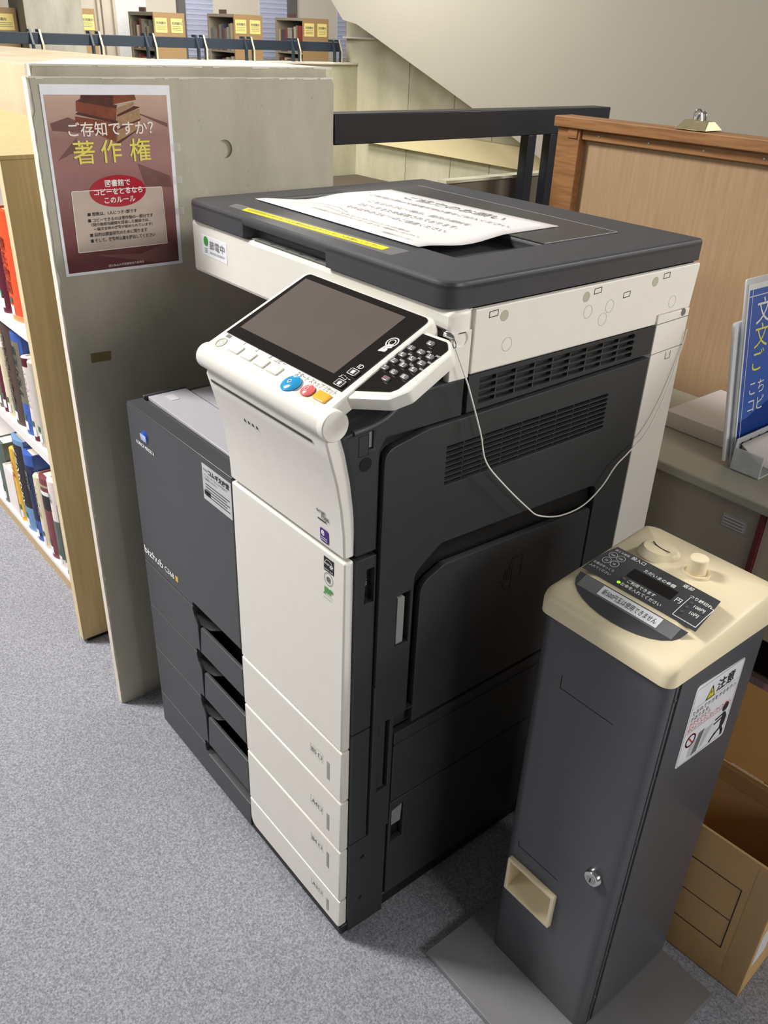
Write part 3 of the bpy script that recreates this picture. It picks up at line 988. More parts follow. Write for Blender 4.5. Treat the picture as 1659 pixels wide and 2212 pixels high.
for y, z in ((0.2349, 0.9471), (0.3832, 0.9638), (0.4166, 0.9487), (0.4281, 0.9644), (0.5748, 0.9491)):
    g.strip(circle(y, z, 0.0085, 22), 0.0004, V3(0.003, 0, 0), Y, Z, closed=True)
g.build('round_knockouts', 'cream_dim', spn)
# stylus niche: front pillar with tongue
b = MB().plate(rpoly([(0.1435, 0.9165), (0.1750, 0.9165), (0.1750, 0.975), (0.1435, 0.975)]), [rrect(0.150, 0.1685, 0.958, 0.9735, 0.007)], V3(0.0015, 0, 0), Y, Z, 0.010, 0.001)
nic = b.build('stylus_niche', 'cream', sc, smooth=True)
MB().box(-0.0095, -0.0085, 0.148, 0.171, 0.955, 0.975).build('niche_back', 'cream_dim', nic)  # dimmer cream paints in the shade inside the niche

# --- rear cream column
b = MB()
b.plate([(0.5505, 0.030), (0.6440, 0.030), (0.6280, 0.9320), (0.5505, 0.9320)], [], V3(0.002, 0, 0), Y, Z, 0.60, 0.002)
colm = b.build('rear_cover', 'cream', cop, smooth=True)
g = MB()
g.strip([(0.5505, 0.9185), (0.628, 0.9205)], 0.0012, V3(0.002, 0, 0), Y, Z)
g.strip([(0.5505, 0.8735), (0.629, 0.8765)], 0.0010, V3(0.002, 0, 0), Y, Z)
g.plate(circle(0.612, 0.9275, 0.0055, 18), [], V3(0.0024, 0, 0), Y, Z, 0.0006)
g.strip([(0.588, 0.871), (0.588, 0.8605), (0.5995, 0.8605), (0.5995, 0.8715)], 0.0010, V3(0.002, 0, 0), Y, Z)
g.build('cover_seams', 'inkgrey', colm)

# --- black right side: louvre panel, big door with bypass tray, front strips


def louvre(y0, y1, z0, z1, n, skew=0.0):
    hs = []
    h = (z1 - z0) / n
    for k in range(n):
        za = z0 + k * h + h * 0.14
        zb = z0 + (k + 1) * h - h * 0.14
        hs.append([(y0, za), (y1 - 0.003, za), (y1, (za + zb) / 2), (y1 - 0.003, zb), (y0, zb)])
    return hs


def fins(y0, y1, z0, z1, n, rows):
    f = MB()
    for k in range(1, n):
        y = y0 + (y1 - y0) * k / n
        f.box(-0.008, -0.0015, y - 0.001, y + 0.001, z0, z1)
    f.box(-0.0095, -0.0085, y0 - 0.003, y1 + 0.003, z0 - 0.002, z1 + 0.002)
    return f


b = MB().plate(rpoly([(0.1770, 0.8705), (0.5485, 0.8760), (0.5485, 0.9180), (0.1770, 0.9180)]),
               [[(y, z + (y - 0.18) * 0.008) for y, z in h] for h in louvre(0.196, 0.502, 0.8765, 0.9125, 4)], V3(0.0015, 0, 0), Y, Z, 0.006, 0.0006)
lo1 = b.build('upper_louvre_panel', 'side', cop, smooth=True)
fins(0.194, 0.504, 0.877, 0.914, 9, 4).build('louvre_fins', 'lid2', lo1)
dr = rpoly([(0.0495, 0.4335), (0.545, 0.4335), (0.545, 0.8705), (0.115, 0.8660, 0.012), (0.0495, 0.8540, 0.020)])
byp = rpoly([(0.1075, 0.3999), (0.4715, 0.3999), (0.4715, 0.6930, 0.018), (0.1450, 0.6960, 0.010), (0.1075, 0.6680, 0.020)])
byp2 = rpoly([(0.1075, 0.4360), (0.4715, 0.4360), (0.4715, 0.6860, 0.018), (0.1500, 0.6960, 0.020), (0.1075, 0.6650, 0.020)])
hnd = [(0.0795, 0.5590), (0.1030, 0.5590), (0.1030, 0.6420), (0.0795, 0.6420)]
b = MB().plate(dr, [byp2, hnd] + louvre(0.1475, 0.4600, 0.7800, 0.8355, 8), V3(0.004, 0, 0), Y, Z, 0.012, 0.0012)
sdoor = b.build('side_door', 'side', cop, smooth=True)
fins(0.1465, 0.461, 0.780, 0.836, 9, 8).build('louvre_fins', 'lid2', sdoor)
MB().box(-0.0105, -0.0095, 0.10, 0.475, 0.43, 0.70).build('recess_back', 'black', sdoor)
b = MB().plate(rpoly([(0.0815, 0.5630), (0.0935, 0.5630), (0.0935, 0.6370, 0.003), (0.0815, 0.6370)]), [], V3(0.0035, 0, 0), Y, Z, 0.006, 0.0008)
b.build('door_handle', 'silver', sdoor, smooth=True)
# bypass tray
b = MB().plate(rpoly([(0.1195, 0.4050), (0.4660, 0.4050), (0.4660, 0.6480, 0.010), (0.1600, 0.6610, 0.022), (0.1195, 0.6430, 0.024)]), [], V3(0.004, 0, 0), Y, Z, 0.010, 0.0015)
bt = b.build('bypass_tray', 'side', cop, smooth=True)
g = MB()
g.strip([(0.2915, 0.604), (0.2985, 0.6185), (0.3180, 0.6185), (0.3180, 0.585), (0.3050, 0.580)], 0.0012, V3(0.004, 0, 0), Y, Z)
for k in range(4):
    g.strip([(0.2830 + k * 0.0048, 0.585), (0.2845 + k * 0.0048, 0.606 - abs(k - 1.5) * 0.002)], 0.0016, V3(0.004, 0, 0), Y, Z)
g.strip([(0.2740, 0.587), (0.2800, 0.580), (0.2860, 0.569), (0.2980, 0.569), (0.3010, 0.586)], 0.0014, V3(0.004, 0, 0), Y, Z)
g.build('hand_mark', 'black', bt)
# strip covers towards the front
b = MB().plate(rpoly([(0.0150, 0.4350), (0.0465, 0.4350), (0.0465, 0.7165, 0.002), (0.0150, 0.7165)]), [[(0.0285, 0.647), (0.0440, 0.647), (0.0440, 0.6985), (0.0320, 0.6985)]],
               V3(0.0, 0, 0), Y, Z, 0.012, 0.0012)
pw = b.build('power_switch_cover', 'side', cop, smooth=True)
MB().box(-0.0115, -0.0105, 0.0275, 0.0450, 0.645, 0.70).build('switch_recess', 'gloss', pw)
g = MB().text('POWER', V3(-0.0104, 0.0352, 0.6880), -Z, Y, 0.0062, width=0.021, eps=0.0002)
g.build('lettering', 'white', pw)
MB().strip([(0.0375, 0.6905), (0.0395, 0.6930), (0.0390, 0.6965)], 0.0016, V3(-0.0104, 0, 0), Y, Z).build('arrow_mark', 'orange_btn', pw)
MB().plate(rrect(0.0285, 0.0345, 0.647, 0.6570, 0.002, 3), [], V3(-0.002, 0, 0), Y, Z, 0.006, 0.001).build('switch_flap', 'gloss', pw, smooth=True)
b = MB()
b.plate([(0.0155, 0.2140), (0.0460, 0.2140), (0.0460, 0.4325), (0.0155, 0.4325)], [], V3(0, 0, 0), Y, Z, 0.012, 0.001)
b.build('tray_side_cover', 'side', cop, smooth=True)
b = MB()
b.plate([(0.0155, 0.010), (0.0855, 0.006), (0.0855, 0.2120), (0.0155, 0.2120)], [circle(0.0405, 0.170, 0.0040, 14), circle(0.0390, 0.0750, 0.0036, 14)], V3(0, 0, 0), Y, Z, 0.010, 0.001)
lc = b.build('lower_corner_cover', 'side', cop, smooth=True)
MB().box(-0.0098, -0.0092, 0.02, 0.08, 0.02, 0.2).build('screw_well', 'black', lc)
b = MB()
b.plate([(0.0485, 0.2150), (0.0860, 0.2150), (0.0860, 0.4700), (0.0485, 0.5050)], [[(0.0600, 0.300), (0.0790, 0.300), (0.0790, 0.440), (0.0600, 0.446)]], V3(0.0035, 0, 0), Y, Z, 0.012, 0.001)
lv = b.build('lever_cover', 'side', cop, smooth=True)
MB().plate([(0.0615, 0.304), (0.0725, 0.304), (0.0725, 0.436), (0.0615, 0.441)], [], V3(0.0015, 0, 0), Y, Z, 0.008, 0.001).build('release_lever', 'side', lv, smooth=True)
b = MB()
b.plate([(0.0890, 0.2590), (0.545, 0.2590), (0.545, 0.3975), (0.0890, 0.3975)], [], V3(0.0030, 0, 0), Y, Z, 0.012, 0.0015)
b.plate([(0.0890, 0.3735), (0.545, 0.3735), (0.545, 0.3765), (0.0890, 0.3765)], [], V3(0.0042, 0, 0), Y, Z, 0.0015)
b.build('lower_side_door', 'side', cop, smooth=True)
b = MB().plate([(0.0890, 0.045), (0.545, 0.045), (0.545, 0.2555), (0.0890, 0.2555)], [[(0.0945, 0.165), (0.1180, 0.165), (0.1180, 0.240), (0.0945, 0.236)]], V3(0.0022, 0, 0), Y, Z, 0.012, 0.0015)
lw = b.build('bottom_side_cover', 'side', cop, smooth=True)
MB().plate([(0.0950, 0.2010), (0.1135, 0.2010), (0.1155, 0.2370), (0.0950, 0.2310)], [], V3(0.0005, 0, 0), Y, Z, 0.006, 0.001).build('carry_grip', 'silver', lw, smooth=True)
MB().box(-0.011, -0.010, 0.09, 0.12, 0.16, 0.245).build('grip_recess', 'black', lw)

# --- platen cover (lid)
lid_out = rpoly([(-0.6115, 0.1380, 0.022), (-0.0010, 0.1380, 0.030), (0.0010, 0.6285, 0.006), (-0.6060, 0.6285, 0.008)], 6)
trough = [(-0.5480, 0.2350), (-0.0930, 0.2350), (-0.0930, 0.3900), (-0.5480, 0.3900)]
b = MB().plate(lid_out, [trough], V3(0, 0, 1.0310), X, Y, 0.0140, 0.0048)
lo_ = rpoly([(-0.6115, 0.1380, 0.022), (-0.4420, 0.1380, 0.003), (-0.4350, 0.1600, 0.004), (-0.2460, 0.1600, 0.004), (-0.2370, 0.1380, 0.003), (-0.0010, 0.1380, 0.030), (0.0010, 0.6285, 0.006), (-0.6060, 0.6285, 0.008)], 6)
b.plate(lo_, [trough], V3(0, 0, 1.0258), X, Y, 0.0098)
b.plate(lo_, [], V3(0, 0, 1.0160), X, Y, 0.0150)
lid = b.build('platen_cover', 'lid', cop, smooth=True)
b = MB().plate(rpoly([(-0.5450, 0.3900), (-0.0880, 0.3900), (-0.0880, 0.5450, 0.004), (-0.5400, 0.5600, 0.010)]), [], V3(0, 0, 1.0318), X, Y, 0.001)
b.build('lid_inlay', 'lid2', lid)
b = MB().strip([(-0.0880, 0.3900), (-0.0880, 0.5450), (-0.5400, 0.5600)], 0.0012, V3(0, 0, 1.0319), X, Y)
b.build('inlay_edge', 'label', lid)
MB().box(-0.436, -0.247, 0.1605, 0.1615, 1.002, 1.016).build('grip_recess_back', 'black', lid)
b = MB().plate([(-0.430, 0.1455), (-0.240, 0.1455), (-0.240, 0.158), (-0.430, 0.158)], [], V3(0, 0, 1.0012), X, Y, 0.0008)
ruler = b.build('size_ruler', 'silver', cop)
b = MB()
for k, t in enumerate(('A4', 'B5', 'A5', 'B4', 'A3')):
    b.text(t, V3(-0.42 + k * 0.036, 0.147, 1.0012), X, Y, 0.007, eps=0.0003)
b.build('lettering', 'ink', ruler)
# yellow notice strip stuck on the lid under clear tape
b = MB().plate([(-0.5180, 0.1600), (-0.1430, 0.1690), (-0.1480, 0.2030), (-0.5300, 0.1800)], [], V3(0, 0, 1.0313), X, Y, 0.0003)
tp = b.build('clear_tape', 'clear', lid)
b = MB().plate([(-0.4800, 0.1600), (-0.1690, 0.1770), (-0.1740, 0.1930), (-0.4900, 0.1770)], [], V3(0, 0, 1.0317), X, Y, 0.0004)
ys = b.build('yellow_strip', 'yellow', lid)
dx = Vector((0.3110, 0.0150, 0)).normalized()
MB().text('図書館資料を持ち出される場合は必ずカウンターへお越しください', V3(-0.478, 0.1663, 1.0318), dx, Z.cross(dx), 0.0085, width=0.296, eps=0.0003).build('lettering', 'inkgrey', ys)

# power saving sticker on the scanner front
b = MB().plate([(-0.5790, 0.9505), (-0.5010, 0.9490), (-0.5010, 0.9800), (-0.5790, 0.9810)], [], V3(0, 0.1426, 0), X, Z, 0.0004)
es = b.build('power_saving_sticker', 'sticker', sc)
b = MB()
b.plate(circle(-0.5655, 0.9725, 0.0072, 22, 0.0075), [], V3(0, 0.1423, 0), X, Z, 0.0003)
b.build('green_globe', 'green', es)
b = MB().text('節電中', V3(-0.5540, 0.1424, 0.9635), X, Z, 0.0145, width=0.046)
b.text('SAVING ENERGY', V3(-0.5540, 0.1424, 0.9555), X, Z, 0.0052, width=0.046)
for k in range(3):
    b.strip([(-0.569, 0.9615 - k * 0.0028), (-0.562, 0.9615 - k * 0.0028)], 0.0009, V3(0, 0.1424, 0), X, Z)
    b.strip([(-0.5715 , 0.9755 - k * 0.0035), (-0.5595, 0.9755 - k * 0.0035)], 0.0005, V3(0, 0.1422, 0), X, Z)
b.build('small_print', 'inkgrey', es)

# ---------------------------------------------------------------- stylus with its cord
st = thing('stylus', (0.0, 0.138, 0.966), 'black stylus with chrome tip and thin white cord, held in the niche beside the keypad', 'stylus')
MB().lathe([(0.0035, -0.045), (0.0056, -0.043), (0.0056, -0.006), (0.0050, -0.004)], V3(0.0015, 0.1378, 0.9735), V3(1, 0, -0.05), 18).build('barrel', 'black', st, smooth=True)
MB().lathe([(0.0050, -0.0042), (0.0050, 0.003), (0.0030, 0.007), (0.0010, 0.009)], V3(0.0015, 0.1378, 0.9735), V3(1, 0, -0.05), 18).build('chrome_tip', 'chrome', st, smooth=True)
MB().tube([(0.0100, 0.1378, 0.9730), (0.0128, 0.1385, 0.9690), (0.0125, 0.1400, 0.9635), (0.0098, 0.1395, 0.9620), (0.0090, 0.1380, 0.9670), (0.0102, 0.1378, 0.9728)], 0.0007, 6).build('wire_loop', 'chrome', st, smooth=True)
cord_pts = [(0.0112, 0.1400, 0.9625), (0.0160, 0.1545, 0.9280), (0.015, 0.166, 0.906), (0.017, 0.190, 0.846), (0.018, 0.204, 0.804), (0.018, 0.243, 0.760), (0.018, 0.297, 0.708), (0.018, 0.325, 0.686),
            (0.018, 0.373, 0.670), (0.018, 0.4245, 0.6705), (0.018, 0.463, 0.690), (0.018, 0.489, 0.717), (0.017, 0.515, 0.730), (0.014, 0.560, 0.753), (0.010, 0.595, 0.800), (0.005, 0.622, 0.868), (0.0048, 0.6275, 0.900)]
MB().tube(cord_pts, 0.0011, 6).build('cord', 'cord', st, smooth=True)

# ---------------------------------------------------------------- notice sheet lying on the lid
ns = MB()
NXs, NYs = 14, 14


def sheet(u, v):
    x = (-0.5460 * (1 - v) - 0.5200 * v) * (1 - u) + (-0.1545 * (1 - v) - 0.1560 * v) * u
    y = 0.2240 * (1 - v) + (0.4800 * (1 - u) + 0.4960 * u) * v
    z = 1.0332 - (0.0062 * math.sin(math.pi * (y - 0.238) / 0.148) ** 1.5 if 0.238 < y < 0.386 else 0.0)
    return V3(x, y, z)


grid = [sheet(i / NXs, j / NYs) for j in range(NYs + 1) for i in range(NXs + 1)]
fcs = [(j * (NXs + 1) + i, j * (NXs + 1) + i + 1, (j + 1) * (NXs + 1) + i + 1, (j + 1) * (NXs + 1) + i) for j in range(NYs) for i in range(NXs)]
ns.add(grid, fcs)
sheet_o = ns.build('notice_sheet', 'paper', smooth=True)
tag(sheet_o, 'white printed request notice lying on the dark copier lid, one corner curling', 'notice')
sol = sheet_o.modifiers.new('thick', 'SOLIDIFY')
sol.thickness, sol.offset = 0.0006, -1


def onsheet(p):
    v = min(1, max(0, (p.y - 0.2240) / 0.264))
    u = min(1, max(0, (p.x + 0.546 - 0.026 * v) / (0.3915 - 0.027 * v)))
    return sheet(u, v) + Z * 0.0007


b = MB()
for t, x, y, s, wd in (('ご協力のお願い', -0.335, 0.445, 0.026, 0.215), ('ご利用の際は文献複写申込書をご記入ください。', -0.335, 0.413, 0.0125, 0.310),
                       ('こちらのコピー機は、館内の資料を', -0.335, 0.374, 0.0125, 0.225), ('コピーするため設置されております。', -0.335, 0.352, 0.0125, 0.225),
                       ('それ以外のコピーはご遠慮ください。', -0.335, 0.330, 0.0125, 0.230), ('スキャンやプリントの際は', -0.330, 0.286, 0.010, 0.16),
                       ('お手数ですがカウンターまでご連絡ください。', -0.330, 0.268, 0.010, 0.25)):
    b.text(t, V3(x, y, 1.03), X, Y, s, width=wd, align='C', warp=onsheet)
b.text('図書館カウンター', V3(-0.185, 0.238, 1.03), X, Y, 0.008, align='R', warp=onsheet)
for p0, p1 in zip([(-0.515, 0.300), (-0.49, 0.315), (-0.45, 0.318), (-0.41, 0.305), (-0.42, 0.298)], [(-0.49, 0.315), (-0.45, 0.318), (-0.41, 0.305), (-0.42, 0.298), (-0.47, 0.304)]):
    q = [onsheet(V3(p0[0], p0[1] - 0.0004, 0)), onsheet(V3(p1[0], p1[1] - 0.0004, 0)), onsheet(V3(p1[0], p1[1] + 0.0004, 0)), onsheet(V3(p0[0], p0[1] + 0.0004, 0))]
    b.add(q, [(0, 1, 2, 3)])
b.build('lettering', 'inkgrey', sheet_o)

# ================================================================ POSTER ON THE WALL
PX = -0.7193
po = thing('poster', (PX, 0.072, 0.905), 'brown laminated poster with old books and yellow lettering, taped to the concrete wall', 'poster')
b = MB().plate([(-0.0310, 0.9055), (0.1755, 0.9035), (0.1765, 1.1830), (-0.0300, 1.1848)], [], V3(PX + 0.0004, 0, 0), Y, Z, 0.0006)
b.build('backing_sheet', 'sticker', po)
b = MB().plate([(-0.0262, 0.9098), (0.1688, 0.9085), (0.1705, 1.1690), (-0.0258, 1.1710)], [], V3(PX + 0.0007, 0, 0), Y, Z, 0.0003)
art = b.build('picture', 'poster', po)


def ply(m, name, polys, e):
    q = MB()
    for pl_ in polys:
        q.plate(pl_, [], V3(PX + e, 0, 0), Y, Z, 0.0001)
    return q.build(name, m, art)


ply('pfold', 'drape_pattern', [[(-0.022, 1.132), (0.006, 1.140), (0.030, 1.130), (0.022, 1.118), (-0.020, 1.122)], [(-0.018, 1.080), (0.016, 1.112), (0.012, 1.092)],
                             [(0.11, 1.07), (0.165, 1.048), (0.168, 1.03), (0.12, 1.035)], [(0.1, 1.15), (0.168, 1.128), (0.168, 1.122), (0.12, 1.142)],
                             [(0.02, 0.935), (0.10, 0.928), (0.16, 0.945), (0.168, 0.91), (0.12, 0.912)]], 0.0009)
ply('leather2', 'book_covers_dark', [[(0.0304, 1.1700), (0.081, 1.1694), (0.0792, 1.1568), (0.029, 1.166)], [(0.0214, 1.1617), (0.0305, 1.1657), (0.086, 1.1555), (0.0842, 1.1510)],
                                     [(0.018, 1.1440), (0.0228, 1.1470), (0.0840, 1.1330), (0.0834, 1.1290)], [(0.0842, 1.1420), (0.1136, 1.154), (0.1236, 1.152), (0.0842, 1.1390)],
                                     [(0.0834, 1.1240), (0.1236, 1.1360), (0.1215, 1.1330), (0.0838, 1.1205)], [(0.078, 1.1024), (0.115, 1.120), (0.1215, 1.122), (0.082, 1.1000)]], 0.0011)
ply('leather1', 'book_spines', [[(0.0214, 1.1617), (0.0842, 1.1511), (0.0819, 1.1327), (0.0203, 1.1480)], [(0.0176, 1.1411), (0.0834, 1.1300), (0.0781, 1.1024), (0.0164, 1.1300)],
                                [(0.0800, 1.1694), (0.1162, 1.1698), (0.1179, 1.1627), (0.0792, 1.1568)]], 0.0010)
ply('pages', 'page_blocks', [[(0.0842, 1.1511), (0.1136, 1.1600), (0.1130, 1.1549), (0.0848, 1.1426)], [(0.0842, 1.1395), (0.1218, 1.1500), (0.1225, 1.1365), (0.0841, 1.1245)],
                             [(0.0836, 1.1205), (0.118, 1.1320), (0.117, 1.1195), (0.0800, 1.1040)]], 0.00105)
b = MB().plate([(-0.0042, 1.0345), (0.1480, 1.0320), (0.1497, 0.9406), (-0.0060, 0.9410)], [], V3(PX + 0.0010, 0, 0), Y, Z, 0.0001)
b.build('rule_box', 'pbox', art)
b = MB().strip([(-0.0042, 1.0345), (0.1480, 1.0320), (0.1497, 0.9406), (-0.0060, 0.9410)], 0.0011, V3(PX + 0.0011, 0, 0), Y, Z, closed=True)
b.text('ご存知ですか？', V3(PX + 0.0013, 0.0035, 1.1145), Y, Z, 0.0215, width=0.139, bold=0.012)
b.text('国公私立大学図書館協力委員会', V3(PX + 0.0011, 0.0415, 0.9133), Y, Z, 0.0042, width=0.0625)
b.build('white_lettering', 'ptext', art)
b = MB().plate(circle(0.0722, 1.0305, 0.0475, 40, 0.0242), [], V3(PX + 0.0013, 0, 0), Y, Z, 0.0001)
b.build('red_oval', 'oval', art)
b = MB()
b.text('図書館で', V3(PX + 0.0014, 0.0725, 1.0390), Y, Z, 0.0108, width=0.0425, align='C', bold=0.015)
b.text('コピーをとるなら', V3(PX + 0.0014, 0.0725, 1.0265), Y, Z, 0.0108, width=0.082, align='C', bold=0.015)
b.text('このルール', V3(PX + 0.0014, 0.0735, 1.0135), Y, Z, 0.0108, width=0.0525, align='C', bold=0.015)
b.build('oval_lettering', 'white', art)
b = MB()
for t, x0, x1, x2, z in (('著', 0.0065, 0.0410, 0, 1.0765), ('作', 0.0510, 0.0850, 0, 1.0765), ('権', 0.0985, 0.1340, 0, 1.0765)):
    b.text(t, V3(PX + 0.0013, x0, z), Y, Z, 0.036, width=x1 - x0, bold=0.008)
b.build('yellow_lettering', 'pyel', art)
b = MB()
for t, y0, y1, z, s in (('■ 部数は、1人につき1部です', 0.0170, 0.1004, 0.9960, 0.0062), ('■ コピーできるのは著作物の一部分です', 0.0165, 0.1280, 0.9865, 0.0062),
                        ('（発行後相当期間を経過した雑誌では、', 0.0212, 0.1210, 0.9800, 0.0054), ('　一論文全体の複写が認められています）', 0.0240, 0.1257, 0.9730, 0.0054),
                        ('■ 目的は調査研究のために限ります', 0.0168, 0.1156, 0.9638, 0.0066), ('■ そして、複写申込書を提出してください', 0.0168, 0.1289, 0.9548, 0.0066)):
    b.text(t, V3(PX + 0.0012, y0, z), Y, Z, s, width=y1 - y0, bold=0.012)
b.build('rule_lettering', 'ink', art)
b = MB()
for y, z in ((0.1715, 1.085), (0.1705, 1.035), (0.1695, 0.985)):
    b = MB()
    b.plate([(y, z), (y + 0.016, z), (y + 0.016, z + 0.012), (y, z + 0.012)], [], V3(PX + 0.0012, 0, 0), Y, Z, 0.0002)
    b.build('clear_tape', 'clear', po)
tag(MB().plate([(-0.0095, 0.7552), (0.0258, 0.7542), (0.0271, 0.7705), (-0.0091, 0.7720)], [], V3(-0.7194, 0, 0), Y, Z, 0.0004).build('masking_tape', 'masking'),
    'small strip of old brownish masking tape stuck on the wall below the poster', 'tape')

# ================================================================ COIN MACHINE
cm = thing('coin_machine', (0.245, 0.29, 0), 'charcoal steel coin payment pillar with beige domed top, beside the copier', 'coin machine')
b = MB().plate([(0.1042, 0.0930), (0.4232, 0.0900), (0.4232, 0.3930), (0.1042, 0.3930)], [], V3(0, 0, 0.0125), X, Y, 0.0125, 0.001)
b.build('base_plate', 'base', cm, smooth=True)
b = MB().plate(rpoly([(0.1520, 0.1870, 0.016), (0.3320, 0.1870, 0.016), (0.3320, 0.3930, 0.004), (0.1520, 0.3930, 0.004)]), [], V3(0, 0, 0.676), X, Y, 0.6635, 0.0005)
pil = b.build('pillar', 'tower', cm, smooth=True)
cutter = MB().box(0.1706, 0.2469, 0.170, 0.222, 0.1691, 0.2234).build('cutter', 'tower')
bl_ = pil.modifiers.new('cut', 'BOOLEAN')
bl_.object, bl_.operation, bl_.solver = cutter, 'DIFFERENCE', 'EXACT'
bpy.context.view_layer.update()
dg = bpy.context.evaluated_depsgraph_get()
new_me = bpy.data.meshes.new_from_object(pil.evaluated_get(dg))
pil.modifiers.clear()
pil.data = new_me
bpy.data.objects.remove(cutter)
b = MB()
b.plate([(0.213, 0.016), (0.390, 0.016), (0.390, 0.664), (0.213, 0.664)], [], V3(0.3335, 0, 0), Y, Z, 0.003, 0.0004)
sp2 = b.build('side_plate', 'tower', pil, smooth=True)
b = MB()
for y in (0.2045, 0.2115):
    b.strip([(y, 0.014), (y, 0.67)], 0.0022, V3(0.3320, 0, 0), Y, Z)
b.strip([(0.1960, 0.5890), (0.1960, 0.5690), (0.2760, 0.5690)], 0.0010, V3(0, 0.187, 0), X, Z)
b.strip([(0.1745, 0.2680), (0.1745, 0.2580), (0.2480, 0.2580)], 0.0010, V3(0, 0.187, 0), X, Z)
b.build('panel_seams', 'groove', pil)
for z in (0.635, 0.515, 0.40, 0.285, 0.175, 0.075):
    MB().lathe([(0.0026, 0), (0.0022, 0.001), (0.0008, 0.0014)], V3(0.3320, 0.208, z), X, 12).build('screw', 'tower', pil, smooth=True)
# domed cap
CX0, CX1, CY0, CY1 = 0.1475, 0.3365, 0.1815, 0.3985
CXm, CYm = (CX0 + CX1) / 2, (CY0 + CY1) / 2


def dome(x, y):
    u = (x - CXm) / ((CX1 - CX0) / 2)
    v = (y - 0.3150) / 0.1300
    return 0.6880 + 0.0385 * max(0, 1 - v * v) - 0.0035 * min(1.0, abs(u)) ** 8


ring = rrect(CX0, CX1, CY0, CY1, 0.014, 6)
rs = len(ring)
pts_, fcs_ = [], []
levels = [(1.0, None), (1.0, 0.0055), (0.988, 0.0015)]
for s_, z_ in levels:
    for x, y in ring:
        qx, qy = CXm + (x - CXm) * s_, CYm + (y - CYm) * s_
        pts_.append((qx, qy, 0.664 if z_ is None else dome(CXm, qy) - z_ - 0.0035))
ins = [0.965, 0.92, 0.84, 0.74, 0.6, 0.46, 0.3, 0.14]
for s_ in ins:
    for x, y in ring:
        qx, qy = CXm + (x - CXm) * s_, CYm + (y - CYm) * s_
        pts_.append((qx, qy, dome(qx, qy)))
nl = len(levels) + len(ins)
for i in range(nl - 1):
    for k in range(rs):
        fcs_.append((i * rs + k, i * rs + (k + 1) % rs, (i + 1) * rs + (k + 1) % rs, (i + 1) * rs + k))
fcs_.append(tuple((nl - 1) * rs + k for k in range(rs)))
fcs_.append(tuple(range(rs - 1, -1, -1)))
topc = MB().add(pts_, fcs_).build('top_cover', 'beige', cm, smooth=True)


def ondome(h):
    return lambda p: V3(p.x, p.y, dome(p.x, p.y) + h + (p.z))


def dplate(outl, h, m, name, parent, sub=7):
    """a thin skin laid over the dome"""
    q = MB()
    c_ = Vector((sum(p[0] for p in outl) / len(outl), sum(p[1] for p in outl) / len(outl)))
    o2 = []
    for i in range(len(outl)):
        a_, b_ = Vector(outl[i]), Vector(outl[(i + 1) % len(outl)])
        for k in range(6):
            o2.append(a_.lerp(b_, k / 6))
    n = len(o2)
    vs2, fs2 = [], []
    for j in range(sub + 1):
        s2 = 1 - j / (sub + 0.2)
        for p in o2:
            r2 = c_ + (p - c_) * s2
            vs2.append((r2.x, r2.y, dome(r2.x, r2.y) + h))
    for j in range(sub):
        for k in range(n):
            fs2.append((j * n + k, j * n + (k + 1) % n, (j + 1) * n + (k + 1) % n, (j + 1) * n + k))
    fs2.append(tuple(sub * n + k for k in range(n)))
    return q.add(vs2, fs2).build(name, m, parent, smooth=True)


face = dplate([(0.164, 0.2345), (0.3215, 0.2345), (0.3195, 0.2600), (0.3150, 0.2900), (0.1720, 0.2900), (0.1660, 0.2600)], 0.0006, 'lid', 'display_panel', topc)
dplate([(0.2415 - 0.075 * math.cos(math.pi * k / 14), 0.2295 - 0.0345 * math.sin(math.pi * k / 14) ** 0.8) for k in range(15)], 0.0006, 'lid', 'lower_panel', topc)
dplate([(0.2130, 0.2540), (0.2740, 0.2540), (0.2740, 0.2700), (0.2130, 0.2700)], 0.0009, 'gloss', 'amount_display', face, 3)
lab = dplate([(0.2040, 0.2140), (0.2860, 0.2140), (0.2860, 0.2275), (0.2040, 0.2275)], 0.0012, 'sticker', 'paper_label', topc, 3)
dplate([(0.1760, 0.2120), (0.3080, 0.2120), (0.3080, 0.2285), (0.1760, 0.2285)], 0.0010, 'clear', 'clear_tape', topc, 3)
MB().text('新500円玉は使用できません', V3(0.2450, 0.2172, 0), X, Y, 0.0085, width=0.074, align='C', warp=ondome(0.0015), eps=0).build('lettering', 'ink', lab)
b = MB()
for t, x, y, s in (('投入口', 0.2080, 0.2815, 0.0068), ('ただいまの金額', 0.2450, 0.2722, 0.0062), ('返却', 0.2770, 0.2815, 0.0068), ('円', 0.2815, 0.2560, 0.0085),
                   ('ご利用できます', 0.2390, 0.2465, 0.0056), ('お金を入れてください', 0.2440, 0.2390, 0.0056), ('つり銭切れ', 0.3010, 0.2712, 0.0058), ('100円', 0.3060, 0.2605, 0.0060),
                   ('10円', 0.3065, 0.2500, 0.0060)):
    b.text(t, V3(x, y, 0), X, Y, s, align='C', warp=ondome(0.0010), eps=0, bold=0.012)
for t, x, y, s in (('使える硬貨', 0.1850, 0.2815, 0.0042), ('お金はゆっくり', 0.1830, 0.2490, 0.0044), ('入れてください', 0.1830, 0.2425, 0.0044), ('500', 0.1790, 0.2712, 0.0042),
                   ('100', 0.1905, 0.2712, 0.0042), ('50', 0.1790, 0.2592, 0.0042), ('10', 0.1905, 0.2592, 0.0042)):
    b.text(t, V3(x, y, 0), X, Y, s, align='C', warp=ondome(0.0010), eps=0)


